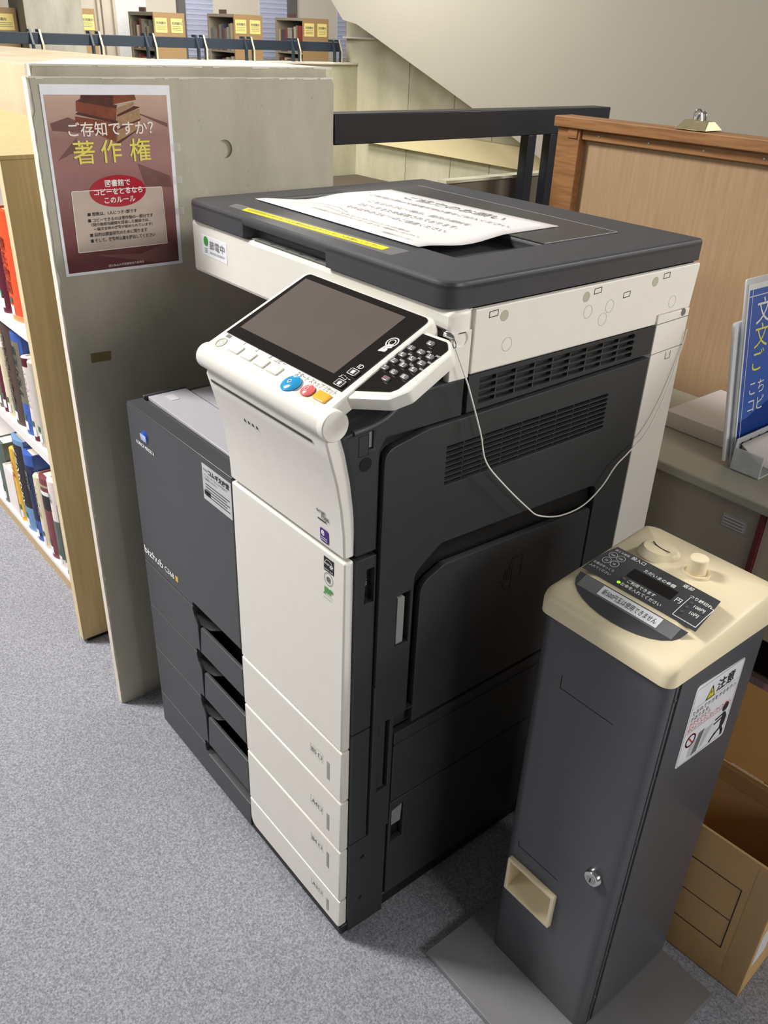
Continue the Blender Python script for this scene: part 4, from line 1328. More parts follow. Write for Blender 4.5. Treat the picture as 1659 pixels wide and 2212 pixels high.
def dline(q, pts, wd):
    for p0, p1 in zip(pts[:-1], pts[1:]):
        p0, p1 = Vector(p0), Vector(p1)
        d = (p1 - p0).normalized()
        n = Vector((-d.y, d.x)) * wd / 2
        for k in range(3):
            a_, b_ = p0.lerp(p1, k / 3), p0.lerp(p1, (k + 1) / 3)
            q.add([(c.x, c.y, dome(c.x, c.y) + 0.0010) for c in (a_ - n, b_ - n, b_ + n, a_ + n)], [(0, 1, 2, 3)])


for cx, cy in ((0.1790, 0.2730), (0.1905, 0.2730), (0.1790, 0.2610), (0.1905, 0.2610)):
    c_ = circle(cx, cy, 0.0052, 18)
    dline(b, c_ + [c_[0]], 0.0005)
dline(b, [(0.2895, 0.2720), (0.2885, 0.2720), (0.2885, 0.2390), (0.3180, 0.2390), (0.3180, 0.2720), (0.3130, 0.2720)], 0.0008)
b.build('lettering', 'white', face)
for i, (x, y) in enumerate(((0.2140, 0.2488), (0.2130, 0.2412), (0.2940, 0.2650), (0.2940, 0.2565), (0.2940, 0.2480))):
    MB().lathe([(0.0024, 0), (0.0022, 0.0008), (0.0010, 0.0013)], V3(x, y, dome(x, y) + 0.0004), Z, 14).build('indicator_lamp', 'led' if i == 1 else 'ledoff', face, smooth=True)
# coin inlet and return button
ci = MB().lathe([(0.0270, -0.004), (0.0240, 0.0018), (0.0215, 0.0040), (0.0205, 0.0052), (0.0120, 0.0066), (0.004, 0.0070)], V3(0.2110, 0.3220, dome(0.211, 0.322)), V3(0, 0.1, 1), 36).build('coin_inlet', 'beige', topc, smooth=True)
b = MB()
zc = dome(0.211, 0.322) + 0.0073
b.strip([(0.1985, 0.3245), (0.2050, 0.3205), (0.2120, 0.3185), (0.2200, 0.3180), (0.2255, 0.3190)], 0.0018, V3(0, 0, zc), X, Y)
b.build('coin_slot', 'ink', ci)
b = MB().lathe([(0.0175, -0.004), (0.0160, 0.0012), (0.0140, 0.0014), (0.0125, -0.0005), (0.0120, -0.002)], V3(0.2640, 0.3190, dome(0.264, 0.319)), Z, 32).build('button_collar', 'beige', topc, smooth=True)
MB().lathe([(0.0110, -0.004), (0.0110, 0.0190), (0.0102, 0.0200), (0.0085, 0.0203)], V3(0.2640, 0.3190, dome(0.264, 0.319)), Z, 32).build('return_button', 'beige', topc, smooth=True)
# coin return cup
b = MB().plate(rrect(0.1655, 0.2520, 0.1630, 0.2290, 0.002, 3), [rrect(0.1705, 0.2470, 0.1690, 0.2235, 0.001, 2)], V3(0, 0.1795, 0), X, Z, 0.008, 0.001)
cup = b.build('coin_return', 'beige', cm, smooth=True)
b = MB().add([(0.1707, 0.1812, 0.1693), (0.2468, 0.1812, 0.1693), (0.2468, 0.216, 0.1800), (0.1707, 0.216, 0.1800), (0.1707, 0.220, 0.2232), (0.2468, 0.220, 0.2232),
              (0.1707, 0.1812, 0.2232), (0.2468, 0.1812, 0.2232)],
             [(0, 1, 2, 3), (3, 2, 5, 4), (0, 3, 4, 6), (1, 7, 5, 2), (6, 4, 5, 7)])
b.build('cup_lining', 'beige', cup)
b = MB().strip([(0.172, 0.2120), (0.2455, 0.2120)], 0.006, V3(0, 0.2170, 0), X, Z)
b.build('cup_slot', 'inkgrey', cup)
b = MB().lathe([(0.0125, 0), (0.0125, 0.004), (0.0105, 0.0075), (0.0080, 0.0080)], V3(0.2995, 0.1868, 0.3215), V3(0, -1, 0), 32)
lk = b.build('lock', 'chrome', cm, smooth=True)
b = MB().lathe([(0.0068, 0), (0.0066, 0.0012)], V3(0.2995, 0.1786, 0.3215), V3(0, -1, 0), 24)
b.build('lock_core', 'silver', lk)
MB().box(0.2987, 0.3003, 0.1770, 0.1774, 0.3175, 0.3255).build('keyhole', 'ink', lk)
# caution sticker
cq = [(0.2500, 0.5030), (0.3580, 0.4985), (0.3555, 0.6270), (0.2500, 0.6330)]
b = MB().plate(rpoly([(p[0], p[1], 0.006) for p in cq]), [], V3(0.3342, 0, 0), Y, Z, 0.0005)
ca = b.build('caution_sticker', 'sticker', cm)
SX = V3(0.3342, 0, 0)
b = MB()
b.text('注意', V3(0.3343, 0.3000, 0.6020), Y, Z, 0.0200, width=0.038, bold=0.01)
b.text('たおれてケガをするキケン', V3(0.3343, 0.2560, 0.5860), Y, Z, 0.0085, width=0.094)
b.text('があります。', V3(0.3343, 0.2560, 0.5765), Y, Z, 0.0085, width=0.040)
b.strip(rrect(0.2525, 0.3535, 0.5040, 0.6270, 0.005, 4), 0.0004, SX, Y, Z, closed=True)
b.strip([(0.253, 0.597), (0.354, 0.5965)], 0.0003, SX, Y, Z)
tri = [(0.2800, 0.5985), (0.2970, 0.5985), (0.2885, 0.6165)]
b.strip(tri, 0.0011, V3(0.3344, 0, 0), Y, Z, closed=True)
b.text('!', V3(0.3345, 0.2885, 0.6010), Y, Z, 0.0125, align='C')
b.plate(circle(0.3405, 0.5560, 0.0068, 20, 0.0075), [], V3(0.3345, 0, 0), Y, Z, 0.0003)
b.plate([(0.3385, 0.5475), (0.3455, 0.5450), (0.3505, 0.5360), (0.3500, 0.5240), (0.3440, 0.5160), (0.3400, 0.5200), (0.3385, 0.5290), (0.3390, 0.5380)], [], V3(0.3345, 0, 0), Y, Z, 0.0003)
b.strip([(0.3400, 0.5450), (0.3235, 0.5430)], 0.0024, V3(0.3344, 0, 0), Y, Z)
b.strip([(0.3400, 0.5390), (0.3230, 0.5360)], 0.0024, V3(0.3344, 0, 0), Y, Z)
b.strip([(0.3440, 0.5200), (0.3480, 0.5130), (0.3495, 0.5060)], 0.0045, V3(0.3344, 0, 0), Y, Z)
b.strip([(0.3400, 0.5200), (0.3310, 0.5150), (0.3230, 0.5075)], 0.0036, V3(0.3344, 0, 0), Y, Z)
b.build('black_print', 'ink', ca)
MB().plate(tri, [], V3(0.33435, 0, 0), Y, Z, 0.0001).build('hazard_triangle', 'hazard', ca)
b = MB()
b.text('かたむけたり', V3(0.3343, 0.2560, 0.5680), Y, Z, 0.0085, width=0.044)
b.text('ゆさぶったりしないでください。', V3(0.3343, 0.2560, 0.5595), Y, Z, 0.0085, width=0.094)
b.strip([(0.2555, 0.5570), (0.3500, 0.5570)], 0.0005, SX, Y, Z)
b.strip(circle(0.2700, 0.5400, 0.0095, 26), 0.0022, V3(0.3344, 0, 0), Y, Z, closed=True)
b.strip([(0.2640, 0.5465), (0.2760, 0.5335)], 0.0020, V3(0.3344, 0, 0), Y, Z)
b.build('red_print', 'red', ca)
b = MB()
b.plate([(0.2820, 0.5075), (0.2930, 0.5090), (0.2995, 0.5430), (0.2880, 0.5420)], [], V3(0.3345, 0, 0), Y, Z, 0.0002)
b.build('grey_print', 'inkgrey', ca)
b = MB()
b.plate([(0.2720, 0.5100), (0.2815, 0.5075), (0.2850, 0.5350), (0.2720, 0.5320)], [], V3(0.3344, 0, 0), Y, Z, 0.0001)
b.plate([(0.2990, 0.5100), (0.3040, 0.5120), (0.3200, 0.5400), (0.3020, 0.5400)], [], V3(0.3344, 0, 0), Y, Z, 0.0001)
b.build('pale_print', 'label', ca)

# ================================================================ CARDBOARD BOX
bx = thing('cardboard_box', (0.446, 0.426, 0.0), 'open brown cardboard box with a raised flap, on the floor behind the coin pillar', 'cardboard box')
BA = V3(math.cos(math.radians(3.5)), math.sin(math.radians(3.5)), 0)
BB = Z.cross(BA)
BO = V3(0.4470, 0.4275, 0.0)
LX, LY, HZ = 0.30, 0.15, 0.2725


def bface(a0, a1, b0, b1, z0, z1):
    q = MB()
    q.obox(BO, BA, BB, Z, a0, a1, b0, b1, z0, z1)
    return q


w4 = MB()
w4.obox(BO, BA, BB, Z, -LX, 0, 0, 0.004, 0.002, HZ)
w4.obox(BO, BA, BB, Z, -0.004, 0, 0.004, LY, 0.002, HZ)
w4.obox(BO, BA, BB, Z, -LX, 0, LY - 0.004, LY, 0.002, HZ)
w4.obox(BO, BA, BB, Z, -LX, -LX + 0.004, 0.004, LY - 0.004, 0.002, HZ)
w4.obox(BO, BA, BB, Z, -LX, 0, 0, LY, 0.001, 0.005)
bw = w4.build('walls', 'card', bx, 0.0012)
q = MB()
q.add([BO + BA * a + BB * (LY + d) + Z * z for (a, d, z) in ((-LX, 0, HZ), (0, 0, HZ), (0.004, 0.07, HZ + 0.105), (-LX - 0.004, 0.07, HZ + 0.105),
                                                             (-LX, 0.004, HZ), (0, 0.004, HZ), (0.004, 0.074, HZ + 0.103), (-LX - 0.004, 0.074, HZ + 0.103))],
      [(0, 1, 2, 3), (7, 6, 5, 4), (0, 4, 5, 1), (1, 5, 6, 2), (2, 6, 7, 3), (3, 7, 4, 0)])
q.build('back_flap', 'cardin', bx, 0.0008)
q = MB().plate([(-0.30, HZ - 0.034), (-0.002, HZ - 0.040), (-0.002, HZ - 0.012), (-0.30, HZ - 0.004)], [], BO + BB * (LY - 0.0043), BA, Z, 0.0003)
q.build('inner_tape', 'ptape', bx)
q = MB()
q.add([BO + BA * a + BB * b_ + Z * z for (a, b_, z) in ((-0.001, 0.006, HZ), (-0.001, LY - 0.004, HZ), (0.075, LY - 0.01, HZ - 0.02), (0.075, 0.01, HZ - 0.02),
                                                        (-0.001, 0.006, HZ - 0.004), (-0.001, LY - 0.004, HZ - 0.004), (0.075, LY - 0.01, HZ - 0.024), (0.075, 0.01, HZ - 0.024))],
      [(0, 1, 2, 3), (7, 6, 5, 4), (0, 4, 5, 1), (1, 5, 6, 2), (2, 6, 7, 3), (3, 7, 4, 0)])
q = MB()
bo2 = BO - BB * 0.0003
for pl_ in ([(-0.22, 0.205), (-0.046, 0.205), (-0.046, 0.072), (-0.22, 0.072)],):
    q.strip(pl_, 0.0016, bo2, BA, Z, closed=True)
q.strip([(-0.22, 0.135), (-0.046, 0.135)], 0.0013, bo2, BA, Z)
q.build('printed_lines', 'ink', bw)
q = MB().plate([(-0.034, 0.03), (-0.002, 0.03), (-0.002, 0.262), (-0.034, 0.262)], [], bo2, BA, Z, 0.0003)
q.build('packing_tape', 'ptape', bw)
q = MB().plate([(0.006, 0.07), (0.05, 0.07), (0.05, 0.16), (0.006, 0.14)], [], BO + BA * 0.0004, BB, Z, 0.0003)
q.build('shipping_label', 'sticker', bw)

# ================================================================ CABINETS, BOARD, SIGN
cb = thing('cabinet', (-0.1, 0.83, 0), 'grey steel storage cabinet behind the copier, a small label on its door', 'cabinet')
MB().box(-0.42, 0.166, 0.682, 0.985, 0.0, 0.642).build('body', 'cab', cb, 0.001)
MB().box(-0.43, 0.60, 0.672, 0.99, 0.6425, 0.660).build('top', 'cabtop', cb, 0.003)
b = MB().box(0.1665, 0.1750, 0.679, 0.985, 0.0, 0.6420)
b.build('edge_strip', 'maroon', cb)
b = MB().plate([(0.1070, 0.5930), (0.1480, 0.5930), (0.1480, 0.6150), (0.1070, 0.6150)], [], V3(0, 0.6815, 0), X, Z, 0.0006)
cl_ = b.build('inventory_label', 'label', cb)
b = MB().strip([(0.108, 0.594), (0.147, 0.594), (0.147, 0.614), (0.108, 0.614)], 0.0006, V3(0, 0.681, 0), X, Z, closed=True)
for k in range(3):
    b.strip([(0.110, 0.598 + k * 0.0055), (0.144, 0.598 + k * 0.0055)], 0.0014, V3(0, 0.681, 0), X, Z)
b.build('print_lines', 'inkgrey', cl_)
cb2 = thing('cabinet', (0.38, 0.83, 0), 'pale beige cabinet end right of the maroon strip, at the right edge of the photo', 'cabinet')
MB().box(0.1755, 0.60, 0.684, 0.985, 0.43, 0.6420).build('body', 'cab2', cb2, 0.001)
MB().box(0.1755, 0.60, 0.800, 0.985, 0.280, 0.4295).build('underside_shade', 'rubber', cb2, 0.001)  # black block painted in for the darkness under the cabinet
MB().box(0.1755, 0.60, 0.797, 0.985, 0.268, 0.2795).build('bottom_trim', 'cabtop', cb2, 0.001)
for x_, y_ in ((0.255, 0.83), (0.565, 0.83), (0.565, 0.95)):
    MB().box(x_, x_ + 0.03, y_, y_ + 0.03, 0.0, 0.2675).build('leg', 'rubber', cb2)
ps = MB().plate([(-0.1070, 0.8060), (0.0450, 0.8060), (0.0450, 0.9880), (-0.1070, 0.9880)], [], V3(0, 0, 0.6900), X, Y, 0.0295, 0.0015).build('paper_stack', 'paper', smooth=True)
tag(ps, 'white stack of paper on the grey cabinet, left of the blue sign', 'paper')

bd = thing('display_board', (-0.2, 1.02, 0), 'plywood display board in a wooden frame, standing behind the cabinet', 'board')
MB().box(-0.585, 0.85, 1.020, 1.034, 0.45, 1.115).build('panel', 'board', bd)
b = MB().box(-0.609, 0.88, 0.990, 1.045, 1.112, 1.133)
b.build('frame_rail', 'frame', bd, 0.002)
b = MB()
b.box(-0.604, -0.545, 1.000, 1.040, 0.0, 1.1115)
b.build('frame_stile', 'frame', bd, 0.002)
MB().box(0.80, 0.859, 1.000, 1.040, 0.0, 1.1115).build('frame_stile', 'frame', bd, 0.002)
MB().box(-0.5445, 0.799, 1.006, 1.020, 1.0920, 1.1115).build('frame_lip', 'frame', bd, 0.001)
for x in (-0.50, -0.38, -0.26, -0.14):
    MB().lathe([(0.003, 0), (0.002, 0.0012)], V3(x, 1.0058, 1.102), V3(0, -1, 0), 10).build('nail', 'silver', bd)
MB().box(-0.575, -0.550, 0.997, 1.003, 1.093, 1.1115).build('corner_block', 'frame', bd, 0.001)
bc = thing('bulldog_clip', (-0.287, 1.015, 1.133), 'brass bulldog clip gripping the top edge of the wooden frame', 'clip')
b = MB().add([(-0.320, 0.988, 1.1345), (-0.254, 0.988, 1.1345), (-0.262, 1.006, 1.150), (-0.312, 1.006, 1.150), (-0.320, 1.046, 1.1345), (-0.254, 1.046, 1.1345), (-0.262, 1.026, 1.150), (-0.312, 1.026, 1.150)],
             [(0, 1, 2, 3), (4, 7, 6, 5), (3, 2, 6, 7), (0, 4, 5, 1), (0, 3, 7, 4), (1, 5, 6, 2)])
b.build('jaws', 'clip', bc, 0.001)
b = MB().tube([(-0.295, 1.010, 1.150), (-0.293, 1.008, 1.164), (-0.283, 1.008, 1.166), (-0.279, 1.010, 1.150)], 0.0022, 8)
b.tube([(-0.295, 1.022, 1.150), (-0.293, 1.024, 1.160), (-0.283, 1.024, 1.162), (-0.279, 1.022, 1.150)], 0.0022, 8)
b.build('handles', 'chrome', bc, smooth=True)

sg = thing('sign_stand', (0.066, 0.86, 0.66), 'blue printed sign in a clear upright stand with leaflet tray, on the grey cabinet', 'sign')
SB = V3(-0.049, 0, 0.2950).normalized()
SO = V3(0.0660, 0, 0.6605)
SN = Y.cross(SB)
b = MB().plate(rrect(0.7500, 0.9700, 0.0, 0.3040, 0.004, 3), [], SO - SN * 0.001, Y, SB, 0.003, 0.0006)
b.build('stand_sheet', 'frost', sg, smooth=True)
b = MB().plate(rpoly([(0.7440, 0.010), (0.93, 0.010), (0.93, 0.238, 0.008), (0.7400, 0.238, 0.008)]), [], SO - SN * 0.008, Y, SB, 0.006, 0.001)
b.build('back_sheets', 'sticker', sg, smooth=True)
b = MB().plate([(0.7550, 0.0), (0.9650, 0.0), (0.9650, 0.2950), (0.7550, 0.2950)], [], SO + SN * 0.0005, Y, SB, 0.0008)
sh = b.build('printed_sheet', 'sticker', sg)
b = MB().plate([(0.7590, 0.0), (0.9610, 0.0), (0.9610, 0.2860), (0.7590, 0.2860)], [], SO + SN * 0.0008, Y, SB, 0.0002)
bl = b.build('blue_print', 'signblue', sh)
b = MB().plate([(0.7590, 0.0), (0.9610, 0.0), (0.9610, 0.115), (0.82, 0.088), (0.79, 0.078), (0.7590, 0.074)], [], SO + SN * 0.0010, Y, SB, 0.0001)
b.build('wave', 'signnavy', bl)
b = MB().strip([(0.7670, 0.0), (0.7670, 0.2860)], 0.0014, SO + SN * 0.0010, Y, SB)
b.strip([(0.7590, 0.2760), (0.9610, 0.2760)], 0.0014, SO + SN * 0.0010, Y, SB)
b.text('文', SO + Y * 0.7840 + SB * 0.2330 + SN * 0.0010, Y, SB, 0.045)
b.text('こち', SO + Y * 0.7840 + SB * 0.1150 + SN * 0.0010, Y, SB, 0.027)
b.text('コピ', SO + Y * 0.7840 + SB * 0.0860 + SN * 0.0010, Y, SB, 0.027)
b.build('white_lettering', 'white', bl)
b = MB()
b.text('文', SO + Y * 0.7850 + SB * 0.1940 + SN * 0.0010, Y, SB, 0.043)
b.text('ご', SO + Y * 0.7850 + SB * 0.1550 + SN * 0.0010, Y, SB, 0.040)
b.build('yellow_lettering', 'ytext', bl)
b = MB()
b.box(0.068, 0.0705, 0.742, 0.975, 0.661, 0.715)
b.box(0.0705, 0.1200, 0.742, 0.7450, 0.661, 0.700)
b.box(0.0705, 0.1200, 0.742, 0.975, 0.661, 0.664)
b.build('leaflet_tray', 'frost', sg, 0.001)
b = MB()
for k in range(6):
    b.box(0.0706, 0.0709, 0.756 + k * 0.026, 0.761 + k * 0.026, 0.690, 0.706)
b.build('tray_slots', 'navyb', sg)
lf = MB()
vs2, fs2 = [], []
for i in range(9):
    t = i / 8
    for y in (0.750, 0.955):
        vs2.append((0.0740 + 0.062 * t, y, 0.705 - 0.030 * math.sin(t * math.pi * 0.5) + 0.006 * t * t))
for i in range(8):
    fs2.append((2 * i, 2 * i + 1, 2 * i + 3, 2 * i + 2))
lf.add(vs2, fs2)
lfo = lf.build('leaflet', 'paper', smooth=True)
so = lfo.modifiers.new('thick', 'SOLIDIFY')
so.thickness = 0.003
tag(lfo, 'white printed form curling out of the clear tray under the blue sign', 'leaflet')
b = MB()
for k in range(3):
    b.add([(0.104 + k * 0.006, y, 0.6885 - k * 0.0012) for y in (0.785, 0.83)] + [(0.107 + k * 0.006, y, 0.688 - k * 0.0012) for y in (0.83, 0.785)], [(0, 1, 2, 3)])
b.build('print_lines', 'inkgrey', lfo)

# ================================================================ RAILS
nr = thing('handrail', (-0.745, 0.92, 0.98), 'black steel handrail beam on flat posts, just behind the copier', 'handrail')
MB().box(-0.7700, -0.7200, 0.5050, 1.3200, 1.0815, 1.1345).build('beam', 'rail', nr, 0.0015)
for y in (1.056, 1.131):
    b = MB().prism([(-0.745, 0.70), (-0.722, 0.70), (-0.722, 1.0813), (-0.745, 1.0813)], V3(0, y - 0.014, 0), X, Z, Y, 0, 0.028)
    b.build('post', 'rail', nr, 0.001)
fr = thing('handrail', (-3.9, 1.8, 1.112), 'dark navy handrail with bent flat posts on the far concrete parapet', 'handrail')
MB().box(-3.935, -3.895, -0.2, 2.86, 1.1650, 1.2130).build('beam', 'railnavy', fr, 0.002)
for y in (0.20, 0.49, 0.79, 1.085, 1.375, 1.660, 1.945, 2.235, 2.540, 2.830):
    for dy in (-0.022, 0.022):
        b = MB().prism([(-3.885, 1.1125), (-3.865, 1.1125), (-3.865, 1.165), (-3.895, 1.2270), (-3.935, 1.2270), (-3.935, 1.2150), (-3.894, 1.2150), (-3.885, 1.165)],
                       V3(0, y + dy - 0.005, 0), X, Z, Y, 0, 0.010)
        po_ = b.build('post', 'railnavy', fr)
    b = MB().add([(-3.8645, y + 0.018, 1.1125), (-3.8645, y + 0.027, 1.1125), (-3.8645, y + 0.027, 1.165), (-3.8645, y + 0.018, 1.165), (-3.8940, y + 0.027, 1.2272), (-3.8940, y + 0.018, 1.2272)],
                 [(0, 1, 2, 3), (3, 2, 4, 5)])
    b.build('bright_edge', 'gold', po_)

# ================================================================ NEAR BOOKCASE
bk_ = thing('bookcase', (-1.8, 0.1, 0), 'maple bookcase with white shelves beside the poster wall', 'bookcase')
# the end panel stops short of the poster wall's oblique side
sb_ = MB().box(-0.987, -0.965, -0.030, 0.10, 0.010, 1.0520)
se = sb_.build('end_panel', 'maple', bk_)
MB().box(-0.9870, -0.9650, -0.0312, -0.0302, 0.010, 1.0520).build('edge_band', 'mapleedge', se)
MB().box(-0.985, -0.968, -0.020, 0.095, 0.0, 0.010).build('plinth_foot', 'black', bk_)
MB().box(-3.0, -0.965, -0.032, 0.255, 1.0522, 1.0600).build('top', 'maple', bk_, 0.001)
for z in (0.6840, 0.3860, 0.0400):
    th = 0.027 if z > 0.1 else 0.012
    MB().box(-3.0, -0.9875, 0.0250, 0.250, z - th, z).build('shelf', 'shelf', bk_, 0.001)
MB().box(-3.0, -0.9875, 0.0255, 0.25, 0.0, 0.0278).build('plinth', 'maple', bk_)
MB().box(-3.022, -3.0005, -0.030, 0.256, 0.010, 1.052).build('end_panel', 'maple', bk_)
MB().box(-3.0, -0.9875, 0.2505, 0.256, 0.03, 1.052).build('back_panel', 'shelf', bk_)


def book(x0, x1, z0, h, d, cover, label, name='book', y0=0.031, round_=True, labels=True, title=None, tcol='white', block=None, group=None, titlebox=None):
    wdt = x1 - x0
    t = thing(name, ((x0 + x1) / 2, y0 + d / 2, z0), label, 'book', group)
    pts = []
    n = 8
    dep = min(0.012, wdt * 0.28) if round_ else 0.001
    for k in range(n + 1):
        u = k / n
        pts.append((x0 + wdt * u, y0 + dep * (2 * u - 1) ** 2))
    poly = pts + [(x1, y0 + d), (x1 - 0.003, y0 + d), (x1 - 0.003, y0 + dep + 0.004), (x0 + 0.003, y0 + dep + 0.004), (x0 + 0.003, y0 + d), (x0, y0 + d)]
    MB().prism(poly, O0, X, Y, Z, z0, z0 + h).build('cover', cover, t, smooth=True)
    inner = [(x0 + 0.0032, y0 + dep + 0.0045), (x1 - 0.0032, y0 + dep + 0.0045), (x1 - 0.0032, y0 + d - 0.004), (x0 + 0.0032, y0 + d - 0.004)]
    MB().prism(inner, O0, X, Y, Z, z0 + 0.003, z0 + h - 0.004).build('pages', 'book_pages', t)

    def onsp(p):
        u = min(1, max(0, (p.x - x0) / wdt))
        return V3(p.x, y0 + dep * (2 * u - 1) ** 2 - 0.0004 + (p.y - (y0 - 0.0)), p.z)
    xm = (x0 + x1) / 2

    def band(xa, xb, za, zb, m, nm, e=0.0):
        q = MB()
        vv, ff = [], []
        for k in range(7):
            x = xa + (xb - xa) * k / 6
            u = (x - x0) / wdt
            y = y0 + dep * (2 * u - 1) ** 2 - 0.0004 - e
            vv += [(x, y, za), (x, y, zb)]
        for k in range(6):
            ff.append((2 * k, 2 * k + 2, 2 * k + 3, 2 * k + 1))
        q.add(vv, ff)
        q.build(nm, m, t)
    if block:
        for (f0, f1, z_0, z_1, m, nm) in block:
            band(x0 + wdt * f0, x0 + wdt * f1, z0 + h * z_0, z0 + h * z_1, m, nm)
    if labels:
        lw = min(wdt * 0.75, 0.020)
        band(xm - lw / 2, xm + lw / 2, z0 + 0.012, z0 + 0.034, 'sticker', 'call_number_label', 0.0003)
        band(xm - lw * 0.36, xm + lw * 0.36, z0 + 0.038, z0 + 0.052, 'greenb', 'round_seal', 0.0003)
    if title:
        txt, size, zt = title
        q = MB()
        q.text(txt, V3(xm, y0 - 0.0011, z0 + h * zt), X, Z, size, vertical=True, bold=0.02)
        q.build('title', tcol, t)
    return t


# top shelf
book(-1.3100, -1.2250, 0.6841, 0.234, 0.17, 'orange', 'thick orange book on the top shelf of the near bookcase', title=('源氏物語', 0.030, 0.80), tcol='f6',
     block=[(0.0, 1.0, 0.0, 0.06, 'peach', 'lower_band')])
book(-1.3620, -1.3150, 0.6841, 0.225, 0.16, 'maroonb', 'dark maroon book left of the orange one, top shelf')
# second shelf
book(-1.4400, -1.3620, 0.3861, 0.255, 0.17, 'brown', 'tall thick dark brown book on the second shelf', title=('日本文学大辞典', 0.025, 0.93), tcol='f2')
book(-1.3580, -1.2970, 0.3861, 0.252, 0.16, 'royal', 'blue book with dark title block between brown and white books', block=[(0.12, 0.88, 0.32, 0.93, 'f2', 'title_block')], title=('英米文学史', 0.026, 0.9), tcol='ink')
book(-1.2940, -1.2620, 0.3861, 0.208, 0.15, 'whiteb', 'white and maroon book, second shelf, right of the blue book', title=('シェイクスピア', 0.014, 0.88), tcol='inkgrey',
     block=[(0, 1, 0.90, 1.0, 'maroonb', 'top_band'), (0, 1, 0.0, 0.07, 'maroonb', 'foot_band')])
book(-1.2590, -1.2150, 0.3861, 0.208, 0.15, 'greyb', 'pale grey book touching the end panel on the second shelf', labels=True)
book(-1.4760, -1.4450, 0.3861, 0.185, 0.14, 'creamb', 'thin cream book left of the tall brown book')
book(-1.5130, -1.4800, 0.3861, 0.170, 0.14, 'maroonb', 'short maroon book second to the left of the tall brown book')
book(-1.5560, -1.5160, 0.3861, 0.150, 0.14, 'f2', 'short brown book at the left edge, second shelf')
# bottom shelf
book(-1.5250, -1.4460, 0.0401, 0.273, 0.17, 'sky', 'thick light blue book with a black title panel, bottom shelf', title=('ヘミングウェイ', 0.0245, 0.92),
     block=[(0.10, 0.92, 0.27, 0.95, 'blackb', 'title_panel')])
book(-1.4430, -1.3860, 0.0401, 0.257, 0.16, 'royal', 'royal blue book with a navy band, bottom shelf', block=[(0.10, 1.0, 0.24, 0.88, 'navyb', 'title_band'), (0.3, 0.8, 0.06, 0.10, 'blackb', 'foot_mark')],
     title=('英文学', 0.020, 0.82), tcol='f2')
book(-1.3840, -1.3430, 0.0401, 0.212, 0.15, 'creamb', 'thin cream book between royal blue and dark red books, bottom shelf', title=('アメリカ小説', 0.015, 0.9), tcol='f2')
book(-1.3400, -1.2770, 0.0401, 0.232, 0.16, 'wine', 'dark red book with black band, bottom shelf', block=[(0.05, 0.98, 0.62, 0.80, 'blackb', 'title_band'), (0.05, 0.98, 0.80, 0.85, 'white', 'white_band'), (0.0, 1, 0.90, 0.93, 'f7', 'gold_band')])
book(-1.2740, -1.2260, 0.0401, 0.248, 0.15, 'whiteb', 'white book beside the dark red one, bottom shelf', block=[(0.0, 1.0, 0.1, 0.55, 'f8', 'pale_band')], title=('文学', 0.015, 0.88), tcol='ink')
book(-1.2230, -1.1900, 0.0401, 0.195, 0.14, 'f1', 'dark olive book nearest the end panel, bottom shelf')
book(-1.5560, -1.5280, 0.0401, 0.222, 0.14, 'yellowb', 'yellow book left of the light blue one, bottom shelf', title=('名作集', 0.016, 0.85), tcol='red')
book(-1.6450, -1.5600, 0.0401, 0.135, 0.15, 'whiteb', 'white boxed book left of the yellow book, bottom shelf', labels=False, round_=False)
book(-1.7100, -1.6500, 0.0401, 0.190, 0.15, 'f8', 'pale green book at the left edge of the bottom shelf')

# ================================================================ FAR BOOKCASES
bookmats = ['f1', 'f2', 'f3', 'f8', 'f5', 'f7', 'f4', 'f3', 'blackb', 'f6', 'f2', 'creamb']


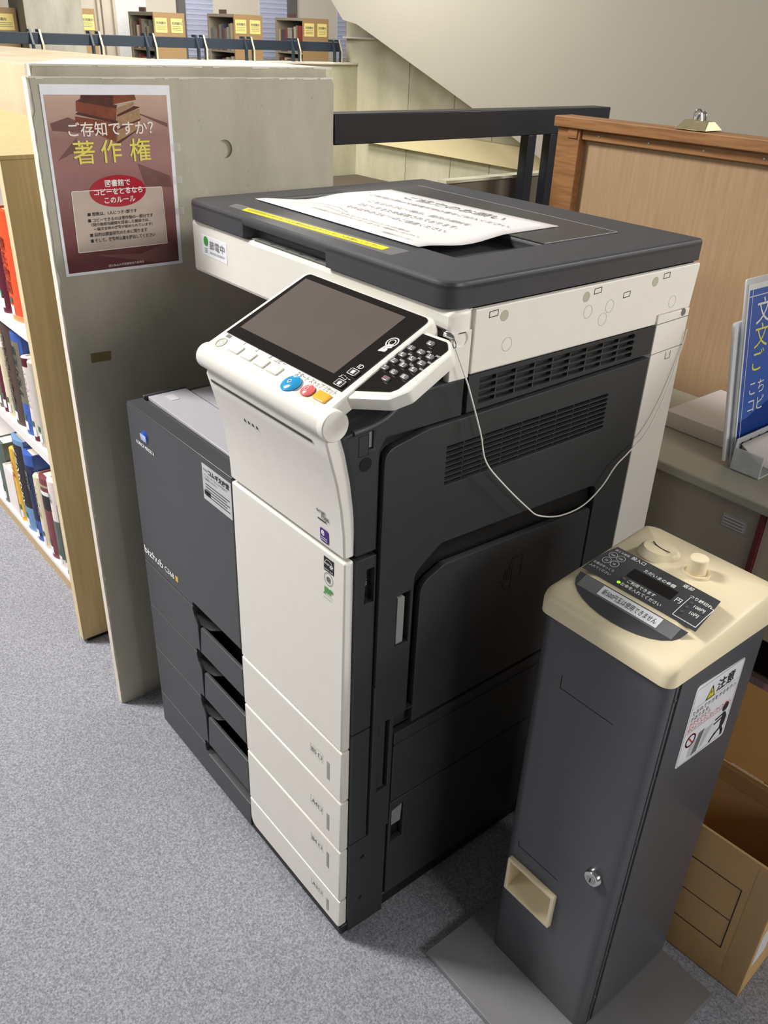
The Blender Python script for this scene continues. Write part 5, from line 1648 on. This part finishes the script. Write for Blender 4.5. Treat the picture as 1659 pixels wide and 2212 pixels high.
def far_case(y0, y1, zt, label, full, marker, kinds, which=''):
    t = thing('bookcase', (-9.8, (y0 + y1) / 2, 0), label, 'bookcase', 'bookcases in the far room')
    MB().box(-9.52, -9.50, y0, y1, 0, zt).build('end_panel', 'farpanel', t)
    MB().box(-10.15, -9.521, y0, y1, zt - 0.03, zt).build('top', 'farshelf', t)
    MB().box(-10.15, -10.12, y0, y1, 0, zt - 0.031).build('end_panel', 'farshelf', t)
    MB().box(-10.119, -9.521, y1 - 0.02, y1, 0, zt - 0.031).build('back_panel', 'f1', t)
    for z in (1.02, 0.68):
        MB().box(-10.119, -9.521, y0 + 0.01, y1 - 0.021, z - 0.02, z).build('shelf', 'farshelf', t)
    nn = ((0.04, 0.42), (0.55, 0.92)) if full else ((0.30, 0.92),)
    for a, c in nn:
        ya, yc = y0 + (y1 - y0) * a, y0 + (y1 - y0) * c
        q = MB().box(-9.4995, -9.497, ya, yc, zt - 0.20, zt - 0.055).build('notice', 'note', t)
        g_ = MB().text('利用案内', V3(-9.4965, (ya + yc) / 2, zt - 0.115), Y, Z, 0.03, align='C', bold=0.03)
        for k in range(3):
            g_.strip([(ya + 0.02, zt - 0.135 - k * 0.017), (yc - 0.02, zt - 0.135 - k * 0.017)], 0.004, V3(-9.4965, 0, 0), Y, Z)
        g_.build('lettering', 'inkgrey', q)
    if marker:
        MB().box(-9.85, -9.70, y0, y0 + 0.02, zt + 0.001, zt + 0.045).build('subject_marker', 'f4', t)
    if full:
        for z, hmax in ((1.02, 0.31), (0.68, 0.29)):
            x = -10.09
            n_ = 0
            while x < -9.60:
                wd = random.uniform(0.035, 0.06)
                h = hmax * random.uniform(0.70, 0.98)
                d = random.uniform(0.16, 0.2)
                m = bookmats[(n_ * 5 + kinds) % len(bookmats)] if random.random() < 0.6 else random.choice(bookmats)
                o = MB().box(x, x + wd - 0.004, y0 + 0.015, y0 + 0.015 + d, z + 0.0005, z + h).build('book', m)
                tag(o, 'small book on the %s shelf of the far %s bookcase' % ('upper' if z > 1 else 'lower', which), 'book', 'books on the %s shelf of the far %s bookcase' % ('upper' if z > 1 else 'lower', which))
                x += wd
                n_ += 1


far_case(2.45, 2.880, 1.362, 'tan end of a far bookcase at the extreme left edge', False, False, 0)
far_case(3.495, 3.715, 1.388, 'tan narrow end of a far bookcase right of the concrete column', False, False, 0)
far_case(4.393, 4.778, 1.388, 'far bookcase leftmost of the three with visible books', True, True, 1, 'left')
far_case(5.430, 5.822, 1.408, 'far bookcase middle one of the three with visible books', True, True, 3, 'middle')
far_case(6.424, 6.817, 1.404, 'far bookcase rightmost of the three with visible books', True, True, 6, 'right')
